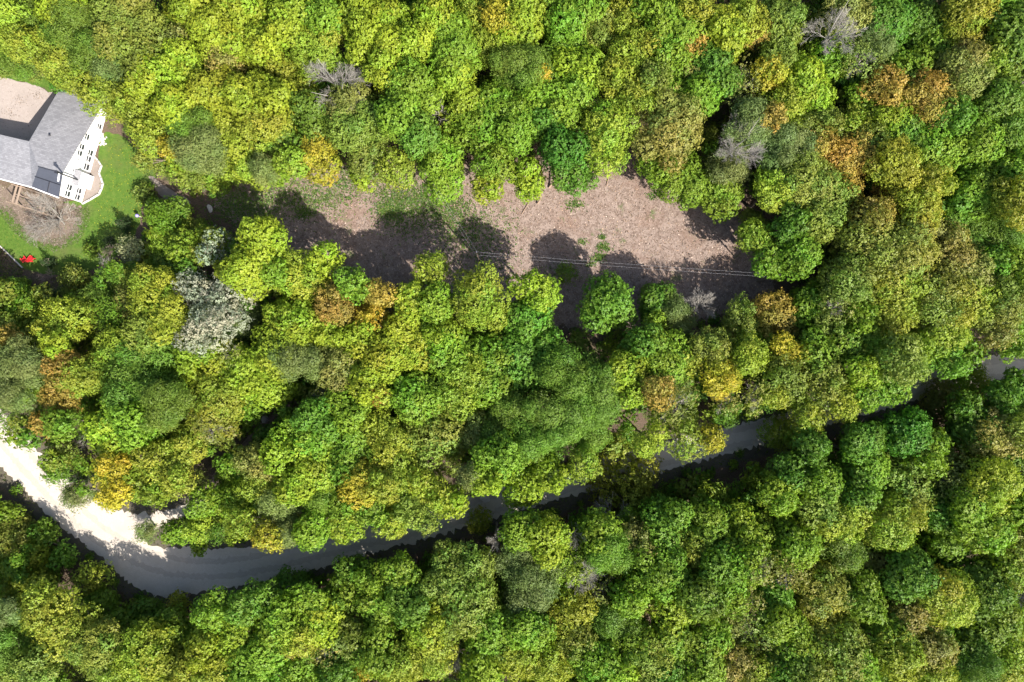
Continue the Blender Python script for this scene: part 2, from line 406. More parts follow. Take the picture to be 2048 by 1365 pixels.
# one line per tree: photo x, y, radius, kind (height) of each lobe of its crown
GROUPS = """
10,28,30,Y
130,8,46,L
128,128,38,Y 85,100,36,Y 38,78,32,Y
192,108,42,F 152,62,50,F
236,82,42,O 290,62,44,O 250,25,50,O
290,118,44,O
228,148,36,f
395,28,50,L
490,30,44,L
350,80,24,H,10
370,128,42,L
456,132,34,H
436,192,48,L
262,218,34,Y 210,195,36,Y 175,160,36,Y
352,216,40,L 282,170,26,L 322,168,44,L
405,300,44,f 388,252,40,F
465,285,40,Y
45,128,26,F,4 10,100,32,F,4 62,45,46,F
16,138,18,O,2.5
74,145,18,O,2.5
118,172,12,D,3
285,322,24,O,3 345,295,32,A 300,275,50,Y
530,88,34,L 482,92,36,L 440,75,46,L
802,40,24,L 758,42,40,L 705,32,42,L
640,92,46,Y 652,38,34,M 585,42,54,L
592,190,38,Y 556,140,38,Y
530,250,42,Y 542,198,42,L 492,205,46,L
765,140,34,L 782,98,36,L 733,88,42,L
868,30,38,L 832,84,34,L
1000,48,36,A
670,160,54,N,14
905,162,36,L 905,112,46,M 902,62,34,M
874,222,26,N,11
628,238,42,G
750,238,40,O 702,258,42,O 692,210,38,H
632,312,46,A,11
792,345,42,Y,10 738,312,48,O,11
722,352,28,L,8
838,268,42,G 800,232,40,M 822,185,46,M
532,335,34,f
1048,38,46,L
1008,92,32,L 962,90,40,Y 950,38,40,Y
1040,148,48,F
1084,150,15,A
1138,92,48,M 1172,22,34,M 1130,36,44,M
1250,46,44,Y 1196,66,40,O
1230,162,36,Y 1266,112,50,Y
1302,12,40,M
1342,112,40,M 1345,58,50,M
1372,148,30,H 1384,100,30,B
1486,48,40,Y 1442,78,54,L 1395,18,36,Y
1518,62,34,B
1346,190,34,M 1398,196,36,M 1422,152,48,G
1278,196,36,Y 1304,160,30,O
1072,190,34,M 1130,198,56,M 1154,140,44,L
960,255,44,M 932,212,36,L
1000,205,40,M 1090,240,34,G 1040,250,46,M
1338,252,68,H
1210,315,40,Y,11 1218,258,56,Y
1482,168,38,n
1475,292,50,N,14
1690,28,44,H
1672,60,46,N,15
1765,38,48,G
1742,88,40,f
1930,28,48,Y
1985,18,36,M
1726,122,34,n
1614,202,40,L 1595,168,48,L 1562,226,44,Y
1540,150,30,A 1556,112,36,O 1560,48,44,O
1548,232,24,B
1812,142,44,M 1866,102,38,M 1848,60,46,G
1850,205,46,B 1772,180,40,B
1925,145,46,H
1985,130,44,M 2032,112,44,G 2012,58,44,G
2042,180,26,N
1700,150,30,D,8 1655,112,44,M 1728,192,28,M
1640,252,36,O
1808,272,40,G
2002,272,46,G 1990,200,46,G
1905,232,36,G 1938,285,46,M 1866,296,44,M
1568,302,48,f 1498,250,44,f
1700,312,46,B 1636,290,28,B
1788,325,42,Y
1740,285,30,O 1704,248,30,Y 1772,248,42,L
240,446,20,C,3.5
214,482,16,C,2.6
106,436,80,N,7
290,388,24,O,2.2
312,465,16,L,4.4 352,428,28,G,4.6 312,424,30,M,4.6
262,500,30,W,5
208,503,20,R,3
204,532,30,N,3
184,500,16,G,1.5
92,552,28,R,3
86,524,14,C,3
168,558,22,O,3 146,556,30,O,3.5
256,546,22,Y,4.5
270,564,26,G,5
372,502,32,Y,8
430,495,29,S,10
548,540,30,M 490,545,48,L 528,486,50,L
498,582,22,S 452,592,42,S 395,585,38,S
388,682,28,S 432,648,42,S
274,612,38,H,8
112,588,24,C,4.5
28,604,38,M,6
22,652,34,Y,8 65,632,36,Y,7
216,645,34,f,7 200,598,28,F,5
300,668,40,O 335,645,42,Y 318,588,46,Y,10
345,550,24,G,6 332,526,24,G,5.5
652,520,36,L 604,556,52,Y
500,640,34,f,9
668,612,40,B
710,572,36,M
762,586,32,B
742,634,42,A
868,540,40,Y
872,612,42,M 822,602,34,L
958,602,54,Y
1070,582,44,L
1092,698,36,K 1056,648,50,K
1218,612,63,G,12
1156,688,24,O,6
1312,604,44,G,8
1348,634,44,f,9
1310,640,20,Y,9
1404,610,36,N,9
1480,640,40,O,9
1546,634,48,B,9.5
888,372,38,M,9 880,322,46,M,11
972,374,34,L,9 988,322,44,M,11
1060,386,22,L,8 1052,350,38,L,10
1148,346,44,G,11 1130,300,48,D
1440,392,48,M,10
1320,335,38,M,10 1368,362,54,M,10
1455,338,36,f,11
1516,476,38,Y,10
1548,384,36,Y
1690,428,22,B 1692,384,26,B
1640,438,40,O 1652,392,46,O 1600,362,46,O
1760,384,16,B,9
1748,428,28,B
1852,372,38,Y 1822,425,48,Y
1795,508,56,O 1735,482,56,O
1700,556,48,O
1898,420,34,G
2008,345,46,M 1958,378,46,M
2036,398,42,Y
1912,540,50,H 1888,492,44,H
1985,462,48,F
2026,548,44,M 1982,525,30,K
1880,652,48,Y 1862,600,54,O 1932,598,48,Y
1782,630,42,Y 1778,580,54,Y
1616,612,42,M,9.5
1670,615,24,n
1660,662,36,O
1990,668,42,H 2000,605,46,O
2024,694,30,M 2036,660,30,M
20,690,32,B
26,780,46,f 45,730,42,f
112,690,26,L 110,672,34,Y,9 140,642,42,Y,8
168,752,38,Y
75,770,26,M,6
290,765,68,F
330,810,44,F
238,702,40,Y
442,800,46,Y
395,705,36,M 432,738,52,L
462,708,20,n
222,866,44,L 278,848,42,M 240,828,36,M
86,850,28,B,7 122,800,36,B 126,738,36,B
128,898,38,O,7
120,850,30,M
426,856,32,n
160,870,26,N,5
150,960,26,C,7
158,988,32,f,6
234,986,42,A 228,938,34,A
278,962,32,M 318,984,36,M
372,892,36,Y 362,958,40,Y 318,922,44,Y
415,1000,30,M
560,700,50,L 600,655,42,L 562,630,26,L
598,722,36,f
622,694,22,n
672,740,42,H
652,782,34,n
694,690,36,L 722,678,32,L 660,672,32,L
768,706,46,L 832,694,40,L 810,662,36,L
838,792,44,M
758,790,18,B
902,702,44,M 880,680,38,L
912,792,42,Y 928,748,42,Y
995,712,44,M 1038,730,52,K 985,772,42,M
692,820,40,M 736,772,38,L
582,900,44,L 620,872,44,M 640,840,40,G
692,936,36,M 702,884,46,M
868,872,62,O
762,860,34,Y 782,904,46,Y
952,858,38,H
975,955,48,L 1030,912,34,M 995,908,40,M
942,952,30,f
560,884,16,A
530,925,38,H
540,972,42,Y 470,940,28,M,7 480,990,40,L
596,968,42,L 642,932,46,L
775,968,34,Y 728,972,40,A
902,1006,40,L 874,990,42,Y 830,962,44,Y
742,1020,36,M 690,1052,42,L 684,1012,40,M
1188,790,50,F 1130,752,54,F
1182,862,48,F
1058,868,44,F 1108,838,54,F
1030,820,34,F 998,862,40,F
1268,780,30,L 1250,742,42,L
1332,720,46,M 1290,692,44,G
1312,780,32,B
1346,758,34,n
1490,715,34,Y 1440,758,36,A
1410,706,34,O 1420,690,40,O 1374,722,24,Y
1352,812,58,n
1448,800,38,n
1508,792,46,n,12
1298,878,40,Y
1372,878,54,y,13
1424,880,34,A,12
1250,955,76,y,14
1050,972,48,L 1100,950,48,L
1172,925,40,Y
1592,712,26,A 1566,692,22,A
1640,704,44,M
1728,694,40,M 1700,690,36,G 1722,640,34,M
1548,792,30,Y 1568,752,44,O
1680,812,46,Y 1650,765,52,O
1560,868,44,Y 1614,832,46,Y
1802,728,56,O
1780,775,42,M 1740,790,38,M 1724,745,38,L
1892,722,44,K 1848,690,34,M
1936,760,46,Y
1868,802,46,H
1806,866,60,D
1850,900,38,M
1722,935,46,M 1722,882,56,G
1795,962,60,O
1890,935,50,n
1915,985,40,n
1930,812,40,G 1952,858,46,G
2028,770,40,G 2000,805,44,G
2035,868,36,O 1988,868,42,H
2008,922,44,G
1980,968,46,Y
1560,990,34,L
1640,965,36,M 1578,945,46,G 1620,902,46,G
1715,990,36,G
20,1030,36,M,4.5
32,1078,42,O,4.5
52,1168,44,L,7.5 18,1140,38,M,6 60,1108,38,L,5
126,1112,30,G,4.5 90,1066,36,G,4
185,1154,42,y,8
142,1248,54,y,13 98,1215,54,y,13
78,1330,44,O
12,1225,26,f 28,1290,48,F
302,1226,38,G,5 252,1248,36,M,6 200,1212,36,M,6
360,1204,24,Y,5
202,1295,46,O
252,1335,42,Y 302,1292,50,Y
352,1268,44,M,9
470,1275,46,L 428,1222,48,M
370,1350,38,Y 432,1345,42,Y 410,1300,34,L
292,1062,26,f,5
352,1064,30,M,6
402,1052,40,Y,9
398,1092,20,M,5
538,1070,44,A 482,1050,42,Y
575,1068,36,f 572,1015,42,f 642,990,34,F
625,1062,46,M
785,1040,44,Y,12 850,1038,34,O,11 820,1014,44,O
938,1130,44,O,14 892,1112,40,O,11
900,1170,40,O,14 935,1195,56,O,14
958,1040,30,Y,12
990,1082,30,N,11
992,1122,26,N,9
582,1170,38,G
562,1235,44,M 532,1195,44,G 486,1215,40,G
762,1205,44,M 745,1155,44,M 700,1140,38,G
818,1200,40,G 800,1142,40,M
685,1192,36,M
552,1278,40,Y
605,1265,38,Y 645,1242,42,L 620,1205,42,M
692,1275,38,O
590,1292,28,B
585,1340,44,M 530,1310,38,M 492,1335,40,M
652,1305,24,n
720,1338,20,A
758,1290,44,M
862,1310,40,Y 802,1325,40,Y 856,1245,40,L
678,1342,38,G
912,1315,36,N,10
960,1340,40,L 992,1248,38,M 980,1288,40,M
1092,1078,42,L 1040,1062,48,M
1150,1072,26,N
1232,1045,40,N,10
1198,1068,36,M
1224,1102,44,F
1280,1078,36,H
1140,1128,40,Y
1056,1200,38,f 1072,1160,44,f 1042,1118,44,f
1162,1155,32,N
1204,1182,36,n
1332,1042,44,G
1380,1098,40,Y
1490,1050,42,L 1418,1052,48,M
1322,1132,48,M
1262,1192,36,M
1280,1216,28,n
1420,1152,20,N
1400,1192,44,G
1462,1180,42,M 1482,1112,44,M 1436,1132,42,G
1520,1135,32,n
1492,1202,30,n
1060,1255,44,M
1230,1240,44,F
1098,1312,44,Y 1040,1300,44,Y
1152,1282,36,O 1130,1222,44,Y
1228,1352,40,L 1190,1325,40,M
1295,1318,42,O
1345,1280,42,M 1340,1225,44,L 1268,1285,40,M
1330,1350,40,G
1400,1335,42,M 1418,1282,42,M
1462,1240,34,H
1502,1248,42,n
1468,1330,38,H
1512,1345,42,Y
1516,1292,36,n
1582,1085,48,M
1682,1092,36,F
1690,1036,44,Y 1640,1012,44,O
1780,1040,50,Y
1572,1142,38,n
1550,1190,32,K
1720,1132,40,H
1722,1188,40,M
1632,1232,42,Y 1640,1178,48,O
1880,1015,38,G 1896,1062,48,M
1962,1055,44,M 1940,1010,44,M 2030,1002,44,M
2024,1082,44,O
1820,1150,50,G
1884,1190,50,Y
2010,1140,40,M 1962,1180,52,G
2036,1200,28,N
1940,1285,42,G 1992,1245,48,M
2002,1318,48,Y
1945,1335,46,F
1772,1262,46,M
1860,1288,42,H 1822,1215,42,H
1860,1245,32,G
1705,1338,44,M
1622,1345,38,O 1672,1290,54,O
1572,1335,40,G 1555,1245,36,M 1585,1285,40,M
1855,1345,40,Y 1795,1310,44,Y
520,352,28,Y,3.6 470,342,32,Y,4 495,325,38,Y
436,362,28,M,4
402,345,30,O,4 372,345,28,O,4 330,335,26,O,3
556,345,24,M,3.4 580,325,30,M 565,285,34,G
1545,522,36,M,9 1596,512,46,M 1585,452,42,G
1500,438,22,O,6
505,805,30,M,7 532,760,50,L 492,748,46,L
540,880,26,G,7
1506,470,32,M,10
1130,545,20,O,4
"""

# ------------------------------------------------------------------ trees
KINDS = {  # code: (leaf base colour, crown style, colour words)
    'L': ((0.240, 0.318, 0.026), 'maple', 'bright lime-green'),
    'M': ((0.168, 0.268, 0.024), 'maple', 'fresh green'),
    'G': ((0.118, 0.215, 0.024), 'maple', 'mid-green'),
    'D': ((0.080, 0.175, 0.020), 'maple', 'deep green'),
    'K': ((0.118, 0.250, 0.026), 'maple', 'vivid green'),
    'Y': ((0.238, 0.288, 0.030), 'open', 'yellow-green'),
    'O': ((0.178, 0.228, 0.036), 'open', 'olive-green'),
    'H': ((0.220, 0.228, 0.052), 'open', 'khaki'),
    'B': ((0.310, 0.225, 0.045), 'open', 'bronze'),
    'A': ((0.345, 0.305, 0.030), 'open', 'amber-yellow'),
    'F': ((0.130, 0.218, 0.028), 'feather', 'soft green feathery'),
    'f': ((0.165, 0.212, 0.060), 'feather', 'grey-green feathery'),
    'S': ((0.285, 0.325, 0.225), 'airy', 'silvery white'),
    'W': ((0.320, 0.330, 0.150), 'open', 'pale cream'),
    'n': ((0.200, 0.220, 0.050), 'sparse', 'thin grey-olive'),
    'y': ((0.235, 0.275, 0.032), 'airy', 'thin yellow-green'),
    'C': ((0.040, 0.070, 0.022), 'conifer', 'dark evergreen'),
    'N': ((0, 0, 0), 'bare', 'leafless grey'),
    'R': ((0, 0, 0), 'bare', 'leafless pinkish'),
}

LEAVES_PER_TUFT = {'maple': 9, 'open': 7, 'feather': 9, 'sparse': 6, 'airy': 9}

def fib_sphere(n, r):
    i = np.arange(n) + r.random()
    z = 1 - 2 * i / n
    th = math.pi * (1 + 5 ** 0.5) * i + r.random() * 6
    s = np.sqrt(np.maximum(0, 1 - z * z))
    return np.stack([s * np.cos(th), s * np.sin(th), z], 1)

def leaf_quads(p, d, nrm, L, Wd, droop=0.12):
    s = unit(np.cross(d, nrm))
    nn = np.cross(s, d)
    L = L[:, None]; Wd = Wd[:, None]
    v0 = p; v1 = p + d * L * 0.48 + s * Wd * 0.5
    v2 = p + d * L - nn * L * droop
    v3 = p + d * L * 0.48 - s * Wd * 0.5
    return np.stack([v0, v1, v2, v3], 1).reshape(-1, 3)

def crown_points(R, asp, r, style):
    """tuft centres and outward normals spread over a lobed crown of radius R centred on the origin"""
    nl = {'maple': 19, 'open': 19, 'feather': 12, 'sparse': 12, 'airy': 16}[style]
    nl = int(nl * min(1.5, max(0.7, R / 3.0)))
    dirs = unit(fib_sphere(int(nl * 1.55), r) + r.normal(0, 0.16, (int(nl * 1.55), 3)))
    dirs = dirs[dirs[:, 2] > -0.5]
    r.shuffle(dirs)
    ell = np.array([r.uniform(0.78, 1.2), r.uniform(0.78, 1.2), asp])
    C = []; Q = []
    for d in dirs[:nl]:
        q = R * r.uniform(0.20, 0.46)
        rad = (R - q * 0.75) * r.uniform(0.62, 1.16)
        C.append(d * rad * ell); Q.append(q)
    C.append(np.array([0, 0, R * 0.1])); Q.append(R * 0.52)
    C = np.array(C); Q = np.array(Q)
    sp = {'maple': 0.385, 'open': 0.43, 'feather': 0.34, 'sparse': 0.75, 'airy': 0.60}[style]
    pts = []; nrm = []; tin = []
    rj = (0.84, 1.10) if style == 'open' else (0.88, 1.08)
    lob = np.stack([r.uniform(*rj, len(C)), r.uniform(0.93, 1.08, len(C)), np.ones(len(C))], 1) * r.uniform(0.9, 1.1, (len(C), 1))
    for shell, dens in ((1.0, 1.0), (0.80, 0.8)):
        for c, q, lt in zip(C, Q, lob):
            n = max(8, int(4 * math.pi * (q * shell) ** 2 / sp ** 2 * dens))
            u = unit(fib_sphere(n, r) + r.normal(0, 0.12, (n, 3)))
            ph = r.random(3) * 6
            bump = 1 + 0.10 * np.sin(u[:, 0] * 5 + ph[0]) * np.cos(u[:, 1] * 6 + ph[1]) + 0.06 * np.sin(u[:, 2] * 9 + ph[2])
            pp = c + u * (q * shell * bump * r.uniform(0.88, 1.13, n))[:, None] * np.array([1, 1, 0.9])
            keep = (u[:, 2] > -0.45)
            if shell == 1.0:
                dd = np.linalg.norm((pp[:, None] - C[None]) / np.array([1, 1, 0.9]), axis=2) / Q[None]
                keep &= (dd < 0.86).sum(1) == 0
            pts.append(pp[keep]); nrm.append(u[keep]); tin.append(np.repeat(lt[None], keep.sum(), 0))
    return np.concatenate(pts), np.concatenate(nrm), np.concatenate(tin)

def crown_arrays(R, style, seed):
    r = np.random.default_rng(seed)
    asp = r.uniform(0.70, 0.98)
    pts, nrm, tin = crown_points(R, asp, r, style)
    k = LEAVES_PER_TUFT[style]
    n = len(pts)
    pts = pts + r.normal(0, 0.06, pts.shape) + nrm * (r.normal(0, 0.10, n) + r.random(n) ** 4 * 0.3)[:, None]
    tone = r.uniform(0.93, 1.07, n)[:, None] * tin
    c = np.repeat(pts, k, 0); u = np.repeat(nrm, k, 0); tone = np.repeat(tone, k, 0)
    m = len(c)
    rnd = unit(r.normal(0, 1, (m, 3)))
    tang = unit(rnd - (rnd * u).sum(1, keepdims=True) * u)
    a = r.uniform(0.0, 0.7, m)[:, None]
    d = unit(u * a + tang)
    if style == 'feather':
        d = unit(d + np.array([0, 0, -0.15]))
        L = r.uniform(0.26, 0.48, m); Wd = r.uniform(0.06, 0.10, m)
        c = c + r.normal(0, 0.16, c.shape)
        fn = unit(u + np.array([0, 0, 0.5]) + r.normal(0, 0.7, (m, 3)))
    elif style == 'maple':
        L = r.uniform(0.14, 0.30, m); Wd = L * r.uniform(0.60, 0.95, m)
        c = c + r.normal(0, 0.06, c.shape)
        fn = unit(u * 1.2 + np.array([0, 0, 0.35]) + r.normal(0, 0.32, (m, 3)))
    else:
        L = r.uniform(0.16, 0.30, m); Wd = L * r.uniform(0.6, 0.85, m)
        c = c + r.normal(0, 0.10, c.shape)
        fn = unit(u * 1.2 + np.array([0, 0, 0.35]) + r.normal(0, 0.38, (m, 3)))
    V = leaf_quads(c + u * 0.03, d, fn, L, Wd)
    t = np.repeat(tone, 4, 0)
    return V, t

def conifer_arrays(R, Ht, seed):
    r = np.random.default_rng(seed)
    P0 = []; D0 = []
    nw = int(Ht / 0.28)
    for i in range(nw):
        f = i / nw
        rad = R * (1 - f) ** 0.8 * r.uniform(0.8, 1.1)
        nb = max(5, int(13 * (1 - f)))
        for j in range(nb):
            th = r.random() * 6.283
            dr = np.array([math.cos(th), math.sin(th), -0.25])
            for s in np.arange(0.15, 1.0, 0.13 / max(rad, 0.3)):
                P0.append(dr * rad * s + np.array([0, 0, Ht * f - Ht * 0.5])); D0.append(dr)
    P0 = np.array(P0); D0 = np.array(D0)
    c = np.repeat(P0, 4, 0) + r.normal(0, 0.05, (len(P0) * 4, 3)); u = np.repeat(D0, 4, 0)
    m = len(c)
    d = unit(u + r.normal(0, 0.55, (m, 3)))
    V = leaf_quads(c, d, unit(r.normal(0, 0.5, (m, 3)) + np.array([0, 0, 1.0])), r.uniform(0.14, 0.26, m), r.uniform(0.05, 0.09, m))
    return V, np.repeat(r.uniform(0.7, 1.3, m), 4)[:, None] * np.ones((1, 3))

def branch_segs(R, r, up, levels=5, n0=5, r0=0.07, twigmin=0.009):
    """a leafless crown: slender limbs forking upwards and outwards from the origin, spread of radius R"""
    segs = []
    def grow(p, d, L, rad, lev):
        n = 3 if lev < 3 else 2
        q = p.copy(); dd = d.copy()
        kids = []
        for i in range(n):
            dd = unit(dd + r.normal(0, 0.12, 3) + np.array([0, 0, 0.03]))
            nq = q + dd * L / n
            segs.append((q, nq, max(twigmin, rad * (1 - 0.3 * i / n)), max(twigmin * 0.7, rad * (1 - 0.3 * (i + 1) / n))))
            q = nq
            kids.append((q.copy(), dd.copy()))
        if lev < levels:
            m = (4, 4, 5, 4, 3)[min(lev - 1, 4)]
            for i in range(m):
                kp, kd = kids[-1] if i == 0 else kids[r.integers(0, len(kids))]
                side = unit(np.cross(kd, r.normal(0, 1, 3)))
                nd = unit(kd + side * r.uniform(0.25, 0.75))
                grow(kp, nd, L * r.uniform(0.62, 0.82), rad * 0.55, lev + 1)
    for i in range(n0):
        th = i * 6.283 / n0 + r.normal(0, 0.3)
        el = r.uniform(0.35, 1.25)
        d = np.array([math.cos(th) * math.cos(el), math.sin(th) * math.cos(el), math.sin(el) * up])
        grow(np.zeros(3), unit(d), R * r.uniform(0.38, 0.48), r0, 1)
    return segs

def quads_mesh(name, V, t):
    return np_mesh(name, V, np.arange(len(V)), 4, t)

PROTO = {}
def proto_arrays(style, R):
    """a crown of about radius R from a small set (numpy arrays)"""
    sizes = [1.3, 1.8, 2.3, 2.8, 3.3, 3.9]
    s = min(sizes, key=lambda q: abs(q - R))
    variants = 3 if style != 'sparse' else 2
    v = int(RNG.integers(variants))
    key = (style, s, v)
    if key not in PROTO:
        PROTO[key] = crown_arrays(s, style, hash((len(style), int(s * 10), v)) % 9999 + 11)
    return key, s, PROTO[key]

PMESH = {}
def proto_mesh(key):
    if key not in PMESH:
        V, t = PROTO[key]
        me = quads_mesh('crown', V, t); me.materials.append(LEAF)
        PMESH[key] = me
    return PMESH[key]

def trunk_mesh(H, R, tops, seed, bark, thin=1.0):
    """tapered trunk with limbs that end inside the crown lobes; tops: list of local points"""
    r = np.random.default_rng(seed)
    rb = (0.10 + 0.045 * R) * thin
    segs = []
    p = np.zeros(3)
    target = np.array(tops[0]) * np.array([0.25, 0.25, 0.62])
    n = 6
    for i in range(n):
        q = target * (i + 1) / n + (r.normal(0, 0.10, 3) * np.array([1, 1, 0]) if i < n - 1 else 0)
        segs.append((p, q, rb * (1 - 0.45 * i / n) * (1.35 if i == 0 else 1), rb * (1 - 0.45 * (i + 1) / n)))
        p = q
    for tp in tops:
        for k in range(4):
            e = np.array(tp) + r.normal(0, R * 0.35, 3) * np.array([1, 1, 0.5])
            s0 = target * r.uniform(0.75, 1.0)
            mid = (s0 + e) / 2 + r.normal(0, 0.25, 3)
            segs.append((s0, mid, rb * 0.42, rb * 0.28)); segs.append((mid, e, rb * 0.28, rb * 0.08))
    V, F = tubes(segs, 6)
    me = np_mesh('trunk', V, F, 4, smooth=True)
    me.materials.append(bark)
    return me

def parse():
    out = []
    for line in GROUPS.strip().splitlines():
        g_ = []
        for e in line.split():
            q = e.split(',')
            g_.append((float(q[0]), float(q[1]), float(q[2]), q[3], float(q[4]) if len(q) > 4 else 0.0))
        out.append(g_)
    return out

def tree_height(r_px, code, h):
    R = r_px / GPX * 0.88
    if h:
        return h
    return min(16.5, 10.3 + 0.95 * R) + RNG.normal(0, 1.1)

def in_open(x, y):
    a = np.array([x]); b = np.array([y])
    return any(inside(a, b, p)[0] for p in (ROAD_PX, LAWN_PX, DRIVE_PX))

def crown_scale(x, y, r):
    a = np.array([x + (r + 22) * math.cos(t) for t in np.arange(0, 6.28, 0.5)]); b = np.array([y + (r + 22) * math.sin(t) for t in np.arange(0, 6.28, 0.5)])
    road = inside(a, b, ROAD_PX).any() or inside(a, b, LAWN_PX).any()
    near = road or any(inside(a, b, p).any() for p in (CLEAR_PX, LAWN_PX))
    return (0.88 if road else 1.04) if near else 1.22

TREES = parse()
INFO = []        # for labels
for gi, g_ in enumerate(TREES):
    code = max(g_, key=lambda e: e[2])[3]
    colr, style, words = KINDS[code]
    lobes = []
    Hmax = 0
    for (x, y, r, c, h) in g_:
        H = tree_height(r, c, h)
        while H > 4.5:                      # nothing grows on the road, the lawn or the drive: a lower tree stands further out
            f = (CAM_H - H * 0.72) / CAM_H
            if not in_open(1024 + (x - 1024) * f, 682.5 + (y - 682.5) * f): break
            H *= 0.94
        R = crown_scale(x, y, r) * r / GPX * (CAM_H - H * 0.8) / CAM_H
        if c == 'N' and r > 45 and H > 6: H += 2.0
        zc = max(H - R * 1.0, H * 0.45)
        lobes.append([P(x, y, zc), R, c, H])
        Hmax = max(Hmax, H)
    if len(lobes) > 1:                      # lobes of one tree stand close in height
        mean = sum(l[3] for l in lobes) / len(lobes)
        for l, e in zip(lobes, g_):
            H = 0.4 * l[3] + 0.6 * mean
            zc = max(H - l[1] * 1.0, H * 0.45)
            l[0] = P(e[0], e[1], zc); l[3] = H
    base = sum((l[0] for l in lobes), Vector((0, 0, 0))) / len(lobes)
    base = Vector((base.x, base.y, 0))
    H = max(l[3] for l in lobes)
    low = H <= 4.2
    name = {'bare': 'bare_tree', 'conifer': 'conifer_tree'}.get(style, 'broadleaf_tree')
    if low and style != 'conifer':
        name = 'bare_shrub' if style == 'bare' else 'shrub'
    t = empty(name, base)
    INFO.append((t, g_, code, low))
    tops = [tuple(l[0] - base) for l in lobes]
    seed = 100 + gi
    if style == 'bare':
        R = lobes[0][1]; zc = lobes[0][0].z
        rr = np.random.default_rng(seed)
        tw = REDTWIG if code == 'R' else TWIG
        z0 = max(0.15, zc - R * 0.7) if not low else 0.1
        lev = 5 if R > 2.4 else 4
        segs = branch_segs(R * 1.02, rr, 1.0, lev, 6 if R > 2 else 7, 0.06 if not low else 0.025)
        V, F = tubes(segs, 3)
        V = V + np.array([0, 0, z0])
        me = np_mesh('branches', V, F, 4); me.materials.append(tw)
        link('branches', me, None, t)
        link('trunk', trunk_mesh(z0 / 0.62 * 1.02, R, [(0, 0, z0 / 0.62)], seed, tw, 0.7), None, t)
    else:
        link('trunk', trunk_mesh(H, lobes[0][1], tops, seed, BARK, 0.6 if low else 1.0), None, t)
        if style == 'sparse':
            R = lobes[0][1]; zc = lobes[0][0].z
            rr = np.random.default_rng(seed)
            segs = branch_segs(R * 0.85, rr, 0.9, 4, 6, 0.06)
            V, F = tubes(segs, 3); V = V + np.array([0, 0, zc - R * 0.5])
            me = np_mesh('branches', V, F, 4); me.materials.append(TWIG)
            link('branches', me, None, t)
        if style == 'conifer':
            R = lobes[0][1]
            V, tt = conifer_arrays(R, H * 0.9, seed)
            me = quads_mesh('crown', V, tt); me.materials.append(LEAF)
            o = link('crown', me, None, t); o.location = (0, 0, H * 0.55)
            jit = RNG.uniform(0.85, 1.15)
            o.color = (*[c * jit for c in colr], 1)
        elif len(lobes) == 1:
            loc, R, c, _ = lobes[0]
            key, s, arr = proto_arrays(style, R)
            o = link('crown', proto_mesh(key), None, t)
            o.location = loc - base
            o.rotation_euler = (0, 0, RNG.uniform(0, 6.283))
            k = R / s
            o.scale = (k * RNG.uniform(0.94, 1.06), k * RNG.uniform(0.94, 1.06), k * (0.75 if low else RNG.uniform(0.9, 1.15)))
            jit = np.array([RNG.uniform(0.9, 1.12), RNG.uniform(0.92, 1.08), 1.0]) * RNG.uniform(0.88, 1.1)
            o.color = (*(np.array(colr) * jit), 1)
        else:
            VV = []; TT = []
            jit = np.array([RNG.uniform(0.92, 1.1), RNG.uniform(0.94, 1.06), 1.0]) * RNG.uniform(0.9, 1.08)
            for loc, R, c, _ in lobes:
                key, s, (V, tt) = proto_arrays(KINDS[c][1], R)
                a = RNG.uniform(0, 6.283); k = R / s
                rot = np.array([[math.cos(a), math.sin(a), 0], [-math.sin(a), math.cos(a), 0], [0, 0, RNG.uniform(0.9, 1.15)]])
                VV.append(V @ rot * k + np.array(loc - base))
                TT.append(tt * np.array(KINDS[c][0]) * jit)
            me = quads_mesh('crown', np.concatenate(VV), np.concatenate(TT)); me.materials.append(LEAF)
            o = link('crown', me, None, t)
            o.color = (1, 1, 1, 1)

# ------------------------------------------------------------------ undergrowth, grass, litter
def in_any(px, py, polys, grow=0):
    m = np.zeros(len(px), bool)
    for p in polys:
        m |= inside(px, py, p)
    return m

HOUSE_PX = [(-90, 240), (40, 250), (120, 150), (225, 180), (220, 250), (215, 340), (170, 415), (-90, 410)]
OPEN = [CLEAR_PX, LAWN_PX, DRIVE_PX, ROAD_PX, TRACK_PX, PATH_PX, MULCH_PX, ROUGH_PX, HOUSE_PX]

